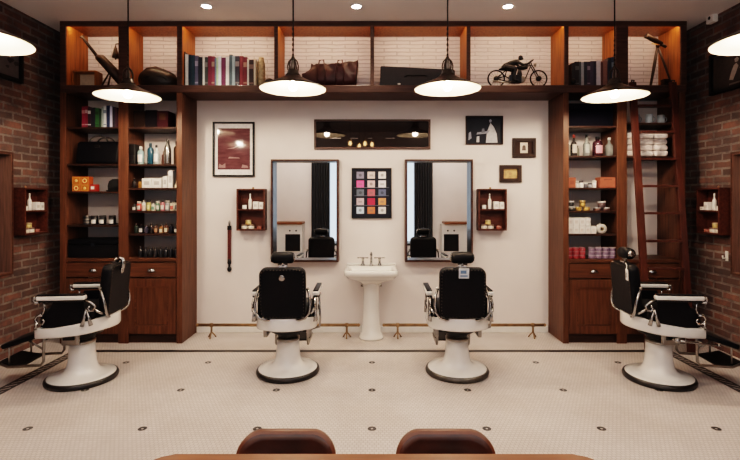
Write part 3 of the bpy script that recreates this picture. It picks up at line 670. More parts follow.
for i, (px, t, bc, l) in enumerate(((578.8, 181.2, (.72, .7, .68), 'first white pot after the short red box'), (583.3, 180.5, (.70, .68, .66), 'second white pot from the short red box'), (588, 182.5, (.07, .07, .085), 'dark pot among the white pots'), (592.4, 183, (.3, .3, .33), 'grey pot among the white pots'), (596.6, 180.5, (.74, .72, .7), 'white pot touching the long red box'))):
    tin(gx(px), YB, z, .021, gh(t, z), paint(bc, .4), l, paint((.05, .05, .06), .4) if i % 2 else WHITE, 'cosmetic_pot', 'small pots between the brick red boxes', 'pot')
z = zs_of(212.4) + .001
for i, (px, t, rr, bc, lc, l) in enumerate(((573.2, 206.5, .045, (.03, .03, .03), (.74, .72, .7), 'black tub with a white lid beside the outer panel'), (580.8, 207, .034, (.42, .24, .06), (.62, .42, .16), 'gold tin beside the black tub'), (588.8, 207, .038, (.5, .30, .09), (.66, .48, .22), 'wider gold tin in the middle'), (600, 207.6, .042, (.12, .06, .05), (.74, .72, .7), 'brown tub with white lid near the gold tins'), (608.5, 207.6, .04, (.10, .05, .045), (.72, .70, .68), 'brown tub with white lid beside the wide divider'))):
    tin(gx(px), YB + .01, z, rr, gh(t, z), paint(bc, .35, .5 if 'gold' in l else 0), l, paint(lc, .35, .5 if 'gold' in l else 0), 'tub' if 'tub' in l else 'tin', 'tubs and gold tins', 'tub' if 'tub' in l else 'tin')
zt = z + gh(207, z) + .001
tin(gx(585), YB + .01, zt, .03, gh(200.5, zt), paint((.5, .32, .10), .3, .5), 'topmost gold tin stacked over two others', paint((.7, .5, .24), .3, .5), group='tubs and gold tins')
tin(gx(573), YB + .01, z + gh(206.5, z) + .001, .034, gh(201, z) - gh(206.5, z), paint((.03, .03, .03), .35), 'small white lidded pot on top of the black tub', WHITE, 'pot', cat='pot')
tin(gx(604.5), YB + .01, z + gh(207.6, z) + .001, .040, gh(201.5, z) - gh(207.6, z), paint((.09, .05, .05), .35), 'white lidded tub stacked over the two brown tubs', WHITE, 'tub', cat='tub')
z = zs_of(235.5) + .001; xa = gx(568.0); wb = (gx(596.8) - xa) / 5; hh = gh(226.3, z)
for i in range(5):
    for j in range(2):
        if i == 4 and j == 1: continue
        h = hh if j == 0 else gh(217.6 if i < 3 else 217.9, z) - hh - .001
        carton(xa + i * wb + .001, xa + (i + 1) * wb - .001, YF + .001 * i, YF + .1, z + j * (hh + .001), h, WHITE, '%s white carton of the %s pair of the white carton block' % (['lower', 'upper'][j], ['first', 'second', 'third', 'fourth'][i]) if i < 4 else 'single low white carton beside the white paper roll', paint((.66, .60, .56), .6), group='block of white cartons')
r = root('paper_roll', 'white paper roll standing on edge beside the white cartons', 'roll', (gx(603), YF, z)); R = .052
m = MB(); m.lathe([(.024, 0), (R, 0), (R, .05), (.024, .05), (.024, 0)], (0, .02, R), 24, axis='y', close=False); m.build('paper_winding', PAPER, r)
MB().lathe([(.021, .001), (.0238, .001), (.0238, .049), (.021, .049), (.021, .001)], (0, .02, R), 24, axis='y', close=False).build('core', CREAM, r)
z = CTR + .001
for j in range(3):
    for i in range(3):
        tin(gx(571.4 + i * 6.4), YB, z + j * .0405, .0335, .0395, paint((.25, .015, .025), .4), 'red round tin in the stacks on the counter behind the ladder', paint((.36, .16, .17), .4), group='stacked red tins')
    for i in range(4):
        tin(gx(594 + i * 6.8), YB, z + j * .0405, .036, .0395, paint((.17, .11, .18), .4), 'lilac round tin in the stacks on the counter behind the ladder', paint((.44, .37, .42), .4), group='stacked lilac tins')
# outer bay behind the ladder
z = zs_of(123.6) + .001
for px, t, l in ((639, 110.5, 'grey blue mug beside the ladder stile on the top shelf'), (652.5, 110, 'grey blue mug in the middle on the shelf above the towels'), (664.5, 111, 'grey blue mug at the inner end of the shelf above the towels')):
    r = root('mug', l, 'mug', (gx(px), YF + .06, z), 0, 'mugs over the towels'); h = gh(t, z) * .72
    MB().lathe([(.030, 0), (.036, .005), (.037, h), (.033, h), (.031, .01), (.0, .01)], seg=18, close=False).build('cup', paint((.30, .34, .38), .35), r)
    MB().tube([(.034 + .028 * math.sin(PI * k / 8), 0, h * .5 + h * .3 * math.cos(PI * k / 8)) for k in range(9)], .005, 6).build('handle', paint((.30, .34, .38), .35), r)
z = zs_of(157.3) + .001
tw = None
for i in range(3):
    x0 = gx(626.5 + i * 14.6)
    for j in range(4):
        hh = .064
        m = MB().box(-.074, .074, 0, .26, 0, hh, .024, seg=4, smooth=True)
        bmesh.ops.subdivide_edges(m.bm, edges=[e for e in m.bm.edges if e.calc_length() > .05], cuts=4, use_grid_fill=True)
        ph = random.random() * 9
        for v in m.bm.verts:
            if v.co.z > .004: v.co.z += .004 * math.sin(v.co.x * 60 + ph)
            v.co.y += .008 * math.sin(v.co.x * 45 + ph * 2)
            v.co.z = min(v.co.z, hh)
        for f in m.bm.faces: f.smooth = True
        o = m.build('folded_towel', CLOTH_W, loc=(x0 + .079, YF + .015 + .01 * random.random(), z + j * (hh + .001)))
        tag(o, 'white folded towel in the pile behind the ladder', 'towel', 'towels piled behind the ladder')
r = root('wall_thermometer', 'thin dark upright rod thermometer seen between the ladder rungs', 'thermometer', (X(664.5, WALL), WALL - .012, Z(214, WALL)))
MB().box(-.012, .012, -.006, .010, 0, .155, .003).build('backplate', W_DARK, r); MB().cyl((0, -.008, .02), (0, -.008, .14), .004, seg=8).build('tube', BLACKP, r)

# ------------------------------------------------------------------ pictures, mirrors and boxes on the white wall
def picture(px0, px1, py0, py1, label, w, fm, inner, depth=.03, name='picture_frame', cat='picture'):
    D = WALL - depth
    x0, x1, z0, z1 = X(px0, D), X(px1, D), Z(py1, D), Z(py0, D)
    r = root(name, label, cat, ((x0 + x1) / 2, WALL, z0)); OF = r.location
    MB(OF).frame(x0, x1, z0, z1, w, D, WALL - .001).build('frame', fm, r)
    inner(r, OF, x0 + w, x1 - w, z0 + w, z1 - w, WALL - .008)
    return r
def flat(m, x0, x1, z0, z1, y, mi=0):
    vs = [m.bm.verts.new(p) for p in ((x0, y, z0), (x1, y, z0), (x1, y, z1), (x0, y, z1))]; f = m.bm.faces.new(vs); f.material_index = mi; return m
def poly(m, pts, y, mi=0):
    f = m.bm.faces.new([m.bm.verts.new((a, y, b)) for a, b in pts]); f.material_index = mi; return m
def poster(r, OF, x0, x1, z0, z1, y):
    MB(OF).box(x0, x1, y, y + .006, z0, z1).build('mat_board', paint((.74, .70, .69), .6), r)
    a, b, c, d = x0 + .034, x1 - .034, z0 + .062, z1 - .052
    m = MB(OF); g = bpy.data.materials.new('poster_print'); nt, N, L, bs = nodes(g); setp(bs, roughness=.06, specular=.45)
    tc = N.new('ShaderNodeTexCoord'); mp = N.new('ShaderNodeMapping'); mp.inputs['Scale'].default_value = (3, 1, 14); L.new(tc.outputs['Object'], mp.inputs[0])
    nz = N.new('ShaderNodeTexNoise'); nz.inputs['Scale'].default_value = 2.2; nz.inputs['Detail'].default_value = 6; L.new(mp.outputs[0], nz.inputs['Vector'])
    rp = N.new('ShaderNodeValToRGB'); rp.color_ramp.elements[0].color = (.105, .042, .048, 1); rp.color_ramp.elements[1].color = (.17, .074, .080, 1); rp.color_ramp.elements[0].position = .4; rp.color_ramp.elements[1].position = .75
    L.new(nz.outputs[0], rp.inputs[0]); L.new(rp.outputs[0], bs.inputs['Base Color'])
    m.box(a, b, y - .001, y + .001, c, d)
    pr = m.build('print', g, r)
    xm = (a + b) / 2
    for pts in ([(a + .01, c + .02), (a + .02, c + .07), (a + .05, c + .05), (a + .09, c + .075), (a + .09, c + .02)], [(b - .10, c + .02), (b - .09, c + .06), (b - .03, c + .045), (b - .02, c + .02)], [(xm - .07, c + .13), (xm - .05, c + .15), (xm + .06, c + .14), (xm + .07, c + .13)], [(xm - .09, c + .24), (xm, c + .26), (xm + .09, c + .31), (xm + .10, c + .30), (xm, c + .245)]):
        poly(MB(OF), pts, y - .0018).build('drawing', paint((.26, .14, .14), .4), pr)
picture(212.4, 254.2, 121.8, 176.6, 'large black framed poster with plum print and white border', .02, BLACKP, poster)
GLOSS = paint((.010, .006, .006), .03, 0., specular=.32)
def pano(r, OF, x0, x1, z0, z1, y):
    MB(OF).box(x0, x1, y - .006, y, z0, z1).build('glazed_print', GLOSS, r)
    m = MB(OF); g = []
    for a, b in ((.12, .22), (.30, .37), (.46, .5), (.62, .7)): flat(m, x0 + (x1 - x0) * a, x0 + (x1 - x0) * b, z0 + .10, z0 + .107, y - .0066)
    m.build('print_lines', paint((.05, .035, .03), .3), r)
picture(314, 430.6, 119.3, 148.9, 'wide dark glazed panorama frame hanging between the two mirrors', .022, W_SHADOWBOX, pano, .04)
def grid_print(r, OF, x0, x1, z0, z1, y):
    MB(OF).box(x0, x1, y, y + .006, z0, z1).build('print', paint((.012, .013, .020), .35, specular=.2), r)
    rows = [[(.20, .19, .26), (.62, .52, .5), (.70, .68, .68)], [(.72, .10, .28), (.62, .46, .46), (.72, .68, .70)], [(.10, .12, .15), (.45, .10, .12), (.09, .11, .18)], [(.52, .40, .43), (.42, .015, .05), (.58, .26, .10)], [(.48, .58, .68), (.50, .15, .05), (.62, .60, .60)]]
    w = (x1 - x0); h = (z1 - z0)
    for j, row in enumerate(rows):
        for i, c in enumerate(row):
            cx_ = x0 + w * (.2 + .29 * i); cz = z1 - h * (.125 + .183 * j); s = w * .098
            m = MB(OF); flat(m, cx_ - s, cx_ + s, cz - s * .92, cz + s * .92, y - .001)
            mats = [paint(c, .35)]
            if (i + j) % 2 == 0 and (i, j) != (1, 3):
                poly(m, [(cx_ + s * .42 * math.cos(2 * PI * k / 9), cz + s * .42 * math.sin(2 * PI * k / 9)) for k in range(9)], y - .0016, 1); mats.append(paint(tuple(v * .45 for v in c), .35))
            elif (i, j) != (1, 3):
                flat(m, cx_ - s * .5, cx_ + s * .5, cz - s * .3, cz + s * .2, y - .0016, 1); mats.append(paint(tuple(min(.7, v * .5 + .05) for v in c), .35))
            m.build('picture_square', mats, r)
    m = MB(OF)
    for t in (.35, .55, .72): flat(m, x0 + .02, x1 - .02, z0 + h * t - .06, z0 + h * t - .056, y - .0006)
    m.build('print_lines', paint((.16, .18, .22), .4), r)
picture(351.6, 391.6, 168, 218.3, 'black framed print with a grid of small coloured squares above the sink', .012, BLACKP, grid_print)
def bw_photo(r, OF, x0, x1, z0, z1, y):
    MB(OF).box(x0, x1, y, y + .006, z0, z1).build('print', paint((.010, .012, .020), .4, specular=.2), r)
    w, h = x1 - x0, z1 - z0; q = lambda l: [(x0 + w * a, z0 + h * b) for a, b in l]
    m = MB(OF)
    poly(m, q([(.55, .03), (.88, .03), (.86, .35), (.78, .62), (.68, .78), (.63, .6), (.58, .42)]), y - .001)
    poly(m, q([(.28, .05), (.36, .05), (.36, .28), (.29, .26)]), y - .001)
    poly(m, q([(.28, .34), (.60, .38), (.66, .52), (.55, .46), (.3, .42)]), y - .0012, 1)
    poly(m, q([(.05, .12), (.14, .2), (.12, .45), (.06, .4)]), y - .001, 1)
    poly(m, q([(.655, .80), (.70, .80), (.72, .88), (.68, .93), (.64, .88)]), y - .001, 1)
    poly(m, q([(.42, .40), (.52, .42), (.50, .58), (.44, .56)]), y - .0014, 2)
    m.build('photo_figures', [paint((.50, .50, .52), .4), paint((.24, .25, .30), .4), paint((.10, .11, .14), .4)], r)
picture(466, 503.2, 115.8, 144.3, 'black and white photograph of a barber in a white coat', .012, W_DARK, bw_photo)
def small_port(r, OF, x0, x1, z0, z1, y):
    MB(OF).box(x0, x1, y, y + .006, z0, z1).build('dark_mat', paint((.03, .012, .008), .85), r)
    w, h = x1 - x0, z1 - z0; a, b, c, d = x0 + w * .28, x1 - w * .28, z0 + h * .12, z1 - h * .1
    m = MB(OF); flat(m, a, b, c, d, y - .001)
    poly(m, [(a + .02, c + .03), (b - .02, c + .03), (b - .025, c + .08), ((a + b) / 2, c + .095), (a + .025, c + .08)], y - .0015, 1)
    m.build('print', [paint((.60, .52, .45), .5), paint((.09, .05, .035), .5)], r)
picture(513, 536.1, 138, 157.5, 'small dark wooden frame with a pale upright card', .035, W_DARK, small_port, name='small_frame')
def small_land(r, OF, x0, x1, z0, z1, y):
    m = MB(OF).box(x0, x1, y, y + .006, z0, z1); m.build('print', mat('ochre_print', (.50, .32, .13), .5, 0, .4, 22), r)
    m = MB(OF); poly(m, [((x0 + x1) / 2 + .02 * math.cos(2 * PI * k / 10), (z0 + z1) / 2 + .016 * math.sin(2 * PI * k / 10)) for k in range(10)], y - .001); m.build('print_mark', paint((.42, .22, .10), .5), r)
picture(500, 521.8, 165, 182.2, 'small brown frame with a yellow ochre print', .045, W_DARK, small_land, name='small_frame')

def mirror_obj(label, D0=WALL):
    """mirror for the back wall, local coords: x along wall, front towards -y"""
    r = root('wall_mirror', label, 'mirror')
    return r
def build_mirror(r, w, h, dep=.13, liner=None):
    fw = .016
    MB().frame(-w / 2, w / 2, 0, h, fw, -dep, -.001).build('frame', [W_SHADOWBOX], r)
    MB().box(-w / 2 + fw, w / 2 - fw, -.02, -.012, fw, h - fw).build('mirror_glass', MIRROR, r)
    m = MB().frame(-w / 2 + fw + .0005, w / 2 - fw - .0005, fw + .0005, h - fw - .0005, .008, -dep + .004, -.021)
    m.build('steel_liner' if liner is None else 'wood_liner', liner or STEEL_D, r)
Df = WALL - .13
xa, xb = X(270.8, Df), X(338.5, Df); zb, zt_ = Z(262.2, Df), Z(159.3, Df)
MW, MH = xb - xa, zt_ - zb
mr = root('wall_mirror', 'tall mirror in deep dark frame between poster and sink', 'mirror', ((xa + xb) / 2, WALL, zb), 0, 'barber mirrors'); build_mirror(mr, MW, MH)
dup(mr, ((X(405.3, Df) + X(473, Df)) / 2, WALL, zb), 0, 'tall mirror in deep dark frame between sink and small pictures')
m2 = root('wall_mirror', 'mirror in dark frame on the brick wall beside the black bag tower', 'mirror', (-SIDE, 4.03, zb), PI / 2, 'barber mirrors'); build_mirror(m2, MW, MH, liner=wood('liner_wood', (.12, .062, .045), .5))
dup(m2, (SIDE, 4.03, zb), -PI / 2, 'mirror in dark frame on the brick wall beside the ladder')

def wall_box(label, loc, rz):
    r = root('wall_shelf_box', label, 'shelf', loc, rz, 'wooden wall boxes')
    w, h, d, t = .322, .475, .12, .016
    MB().frame(-w / 2, w / 2, 0, h, t, -d, -.002).build('box_frame', W_BOX, r)
    MB().box(-w / 2 + t, w / 2 - t, -.012, -.003, t, h - t).build('back_panel', W_BOX, r)
    MB().box(-w / 2 + t, w / 2 - t, -d + .004, -.012, h * .48, h * .48 + t).build('shelf', W_BOX, r)
    MB().lathe([(.004, 0), (.012, .002), (.012, .016), (.004, .018)], (0, -.006, h + .012), 12, axis='y').box(-.012, .012, -.006, -.002, h, h + .016).build('hanger', BRASS_D, r)
    return r
Db = WALL - .12
zb2 = Z(230.6, Db)
xL, xR = (X(236.3, Db) + X(264.8, Db)) / 2, (X(478.7, Db) + X(506.9, Db)) / 2
b1 = wall_box('small two tier wooden box shelf on the white wall beside the poster', (xL, WALL, zb2), 0)
dup(b1, (xR, WALL, zb2), 0, 'small two tier wooden box shelf on the white wall below small frames')
YS = 4.735
dup(b1, (-SIDE, YS, zb2), PI / 2, 'small two tier wooden box shelf on brick wall beside the bag tower')
dup(b1, (SIDE, YS, zb2), -PI / 2, 'small two tier wooden box shelf on brick wall beside the ladder')
def stock(loc, rz, mir, where):
    """white toiletries in a wall box"""
    R_ = Matrix.Rotation(rz, 3, 'Z')
    def at(x, y, z): return Vector(loc) + R_ @ Vector((x * mir, y, z))
    zu, zl = .475 * .48 + .017, .017
    p = at(.0 - .02, -.06, zu); bottle(p.x, p.y, p.z, .02, .175, WHITE, WHITE, 'tall white bottle in the ' + where, None, 'bottle', shape='long')
    def cart(x, z, w, h, m, l, acc=None):
        o = MB().box(-w / 2, w / 2, -.04, .03, 0, h, .003); mats = [m]
        if acc: o.box(-w * .3, w * .3, -.0412, -.03, h * .3, h * .65, mi=1); mats.append(acc)
        o = o.build('carton', mats, loc=at(x, -.06, z)); o.rotation_euler = (0, 0, rz); tag(o, l + where, 'box')
    cart(.05, zu, .058, .085, WHITE, 'white carton beside the bottle in the ', paint((.55, .5, .46), .5)); cart(.112, zu, .05, .08 if mir > 0 else .035, WHITE, 'second white carton from the bottle in the ', paint((.5, .45, .42), .5))
    p = at(-.085, -.06, zu); tin(p.x, p.y, p.z, .024, .045, WHITE, 'low white pot beside the bottle in the ' + where, WHITE, 'pot', cat='pot')
    for x, rr, h, c, l in ((-.085, .034, .05, (.60, .55, .48), 'lower white tin in the '), (-.01, .036, .05, (.58, .52, .45), 'lower cream tin in the ')):
        p = at(x, -.06, zl); tin(p.x, p.y, p.z, rr, h, paint(c, .4), l + where, paint((.2, .13, .1), .4))
    p = at(-.04, -.06, zl + .051); tin(p.x, p.y, p.z, .032, .05, paint((.5, .36, .14), .35), 'gold lidded jar atop two tins in the ' + where, paint((.62, .5, .3), .3, .5), 'jar', cat='jar')
    p = at(.085, -.055, zl); tin(p.x, p.y, p.z, .03, .03, paint((.25, .08, .06), .4), 'flat reddish tin in the ' + where, paint((.3, .12, .1), .4))
stock((xL, WALL, zb2), 0, 1, 'box shelf by the poster')
stock((xR, WALL, zb2), 0, 1, 'box shelf under the small frames')
stock((-SIDE, YS, zb2), PI / 2, 1, 'box shelf on brick by the bag tower')
stock((SIDE, YS, zb2), -PI / 2, -1, 'box shelf on brick by the ladder')
def strop():
    D = WALL - .02; x = X(229.4, D)
    r = root('hanging_razor_strop', 'long dark red leather razor strop hanging on the white wall', 'strop', (x, WALL, Z(272, D))); OF = r.location
    MB(OF).lathe([(.006, Z(226, D)), (.012, Z(224.5, D)), (.012, Z(222, D)), (.005, Z(220.5, D))], (x, D, 0), 12).build('hook', CHROME, r)
    m = MB(OF).box(x - .021, x + .021, D - .006, D + .004, Z(263, D), Z(226.5, D), .004); m.build('strap', mat('strop_leather', (.075, .014, .012), .4, 0, .3, 14), r)
    MB(OF).box(x - .024, x + .024, D - .009, D + .006, Z(230, D), Z(225.6, D), .004).build('top_clip', BLACKP, r)
    MB(OF).lathe([(.02, Z(264, D)), (.024, Z(263, D)), (.021, Z(259, D))][::-1], (x, D, 0), 12, sy=.5).lathe([(.01, Z(266.5, D)), (.026, Z(268, D)), (.026, Z(270, D)), (.012, Z(271.8, D))], (x, D, 0), 14, sy=.6).box(x - .012, x + .012, D - .006, D + .006, Z(268, D), Z(262.5, D)).build('handle', BLACKP, r)
strop()

# side wall pictures and fittings
def side_picture(sgn, D0, D1, z0, z1, label, scribble):
    rz = PI / 2 if sgn < 0 else -PI / 2
    r = root('wall_print', label, 'picture', (sgn * SIDE, (D0 + D1) / 2, z0), rz)
    w, h = D1 - D0, z1 - z0
    MB().frame(-w / 2, w / 2, 0, h, .035, -.035, -.001).build('frame', BLACKP, r)
    MB().box(-w / 2 + .03, w / 2 - .03, -.012, -.006, .03, h - .03).build('print', scribble[0], r)
    m = MB()
    poly(m, [(-w / 2 + .04, .04), (w / 2 - .04, .04), (w / 2 - .04, h - .04), (-w / 2 + .04, h - .04)], -.0128, 2)
    for pts, mi in scribble[1]: poly(m, [(-w / 2 + a * w, b * h) for a, b in pts], -.0135, mi)
    m.build('drawing', scribble[2] + [scribble[0]], r)
rnd = random.Random(3)
mapshape = []
for k in range(26):
    cx_, cz, rr = rnd.uniform(.1, .9), rnd.uniform(.1, .9), rnd.uniform(.02, .07); n = 7
    mapshape.append(([(cx_ + rr * rnd.uniform(.4, 1.3) * math.cos(2 * PI * i / n), cz + rr * rnd.uniform(.4, 1.3) * math.sin(2 * PI * i / n)) for i in range(n)], k % 2))
side_picture(-1, 4.0, F * SIDE / (CX - 20.3), Z(84, F * SIDE / (CX - 20.3)), 3.12, 'black framed grey map print high on the brick wall', (paint((.09, .085, .09), .3), mapshape, [paint((.40, .38, .37), .4), paint((.02, .02, .025), .4)]))
DR = F * SIDE / (712 - CX)
fig = [([(.30, .25), (.36, .22), (.40, .36), (.44, .52), (.41, .60), (.37, .56), (.33, .42)], 0), ([(.39, .62), (.43, .62), (.45, .68), (.42, .73), (.38, .70)], 0), ([(.45, .45), (.55, .4), (.62, .5), (.5, .56)], 1), ([(.3, .12), (.7, .12), (.7, .16), (.3, .16)], 1), ([(.62, .3), (.68, .3), (.7, .6), (.64, .62)], 1)]
side_picture(1, 4.0, DR, Z(96, DR), 3.05, 'large black framed dark photograph high on the brick wall', (paint((.05, .042, .04), .25), fig, [paint((.40, .36, .33), .4), paint((.13, .11, .10), .4)]))
Ds = F * SIDE / (715 - CX)
r = root('wall_sensor', 'small white sensor box near the ceiling on the brick wall', 'sensor', (SIDE, Ds, Z(23, Ds)), -PI / 2)
MB().box(-.05, .05, -.06, -.002, 0, .10, .008).build('casing', WHITE, r); MB().ball((.0, -.06, .05), .018, .008, .018, 12).build('lens', BLACKP, r)
Ds = F * SIDE / (724.5 - CX)
r = root('hanging_hook', 'small white hook on the brick wall under the framed mirror', 'hook', (SIDE, 4.62, Z(261, 4.62)), -PI / 2)
MB().box(-.018, .018, -.012, -.002, 0, .10, .004).build('backplate', WHITE, r); MB().tube([(0, -.012, .03), (0, -.045, .025), (0, -.05, .055)], .007, 8).build('prong', WHITE, r)

# ------------------------------------------------------------------ sink
def sink():
    xc = X(371.2, 5.0); r = root('pedestal_sink', 'white porcelain pedestal sink below the coloured grid print', 'sink', (xc, WALL, 0))
    y1 = -.004; d = .53; w = .287
    def sec(z, f, back=0, k=1.):      # rounded rectangle section
        return [(x, y, z) for x, y in rrect(-w * f, w * f, -d * k, y1, .05 * f, 5)]
    levels = [(.60, .30, .56), (.64, .44, .64), (.67, .66, .76), (.70, .88, .90), (.73, .95, .965), (.738, 1.0, 1.0), (.782, 1.0, 1.0), (.788, .98, .99)]
    m = MB(); rings = []
    for z, f, k in levels: rings.append([m.bm.verts.new(p) for p in sec(z, f, 0, k)])
    inner = [(.783, .80), (.745, .74), (.69, .58), (.668, .3)]
    yc = -d * .55
    def ell(z, f): return [(x * f, yc + (y + d / 2) * .62 * f - .01, z) for x, y in rrect(-w, w, -d, 0, .09, 5)]
    for z, f in inner: rings.append([m.bm.verts.new(p) for p in ell(z, f)])
    n = len(rings[0])
    for a, b in zip(rings, rings[1:]):
        for k in range(n):
            f = m.bm.faces.new((a[k], a[(k + 1) % n], b[(k + 1) % n], b[k])); f.smooth = True
    m.bm.faces.new(rings[0][::-1]); m.bm.faces.new(rings[-1])
    m.build('basin', PORC, r)
    MB().box(-w + .005, w - .005, -.045, y1, .784, .806, .008, seg=3).build('back_ledge', PORC, r)
    MB().lathe([(.135, 0), (.138, .02), (.128, .035), (.122, .05), (.108, .08), (.098, .16), (.088, .35), (.085, .5), (.088, .56), (.10, .60), (.11, .645)], (0, -.225, 0), 28, sy=.9).build('pedestal', PORC, r)
    y = -.115
    MB().lathe([(.026, .786), (.024, .797), (.014, .808), (.012, .90), (.016, .91), (.012, .93), (.006, .945)], (0, y, 0), 14).tube([(0, y, .885), (0, y - .05, .90), (0, y - .10, .885), (0, y - .115, .86)], [.012, .012, .011, .010], 10).build('spout', CHROME, r)
    for s in (-1, 1):
        x = s * .095
        h = MB().lathe([(.026, .786), (.024, .80), (.013, .82), (.013, .862), (.017, .868), (.014, .885)], (x, y, 0), 14).build('tap', CHROME, r)
        c = MB()
        c.cyl((x - .055, y, .878), (x + .055, y, .878), .006, seg=8).cyl((x, y - .05, .878), (x, y + .035, .878), .006, seg=8)
        for q in ((x - .055, y), (x + .055, y), (x, y - .05)): c.ball((q[0], q[1], .878), .009, seg=8)
        c.build('cross_handle', CHROME, h)
        MB().tube([(s * .10, -.06, .62), (s * .10, -.06, .575), (s * .10, -.03, .555), (s * .10, -.006, .555)], .011, 8).lathe([(.02, -.03), (.022, -.015), (.02, 0)], (s * .10, -.06, .57), 12, axis='z').build('supply_valve', CHROME, r)
    MB().lathe([(.02, .667), (.022, .669), (.018, .671)], (0, yc - .012, 0), 16).build('drain', CHROME, r)
sink()

# ------------------------------------------------------------------ brass foot rails
def foot_rail(px0, px1, supports, label):
    D = 5.12; z = .145; x0, x1 = X(px0, D), X(px1, D)
    r = root('foot_rail', label, 'rail', ((x0 + x1) / 2, D, 0)); OF = r.location
    MB(OF).cyl((x0, D, z), (x1, D, z), .017, seg=14).build('rail_tube', BRASS_D, r)
    for px in supports:
        x = X(px, D)
        m = MB(OF).lathe([(.018, z - .020), (.020, z), (.018, z + .020)], (x, D, 0), 12)
        m.tube([(x, D, z - .02), (x, D, .06)], [.011, .012], 8)
        for a in (-PI / 2, PI / 5, PI * .8): m.tube([(x, D, .07), (x + .035 * math.cos(a), D + .035 * math.sin(a), .03), (x + .05 * math.cos(a), D + .05 * math.sin(a), .006)], [.008, .007, .009], 6)
        m.build('bracket_foot', BRASS_D, r)
    for x in (x0, x1): MB(OF).ball((x, D, z), .019, seg=12).build('end_cap', BRASS_D, r)
foot_rail(197.6, 358.5, (211.5, 284, 346.8), 'brass foot rail on the floor beneath the mirror beside the poster')
foot_rail(384, 544.5, (397.7, 460, 533), 'brass foot rail on the floor beneath the mirror beside the small frames')

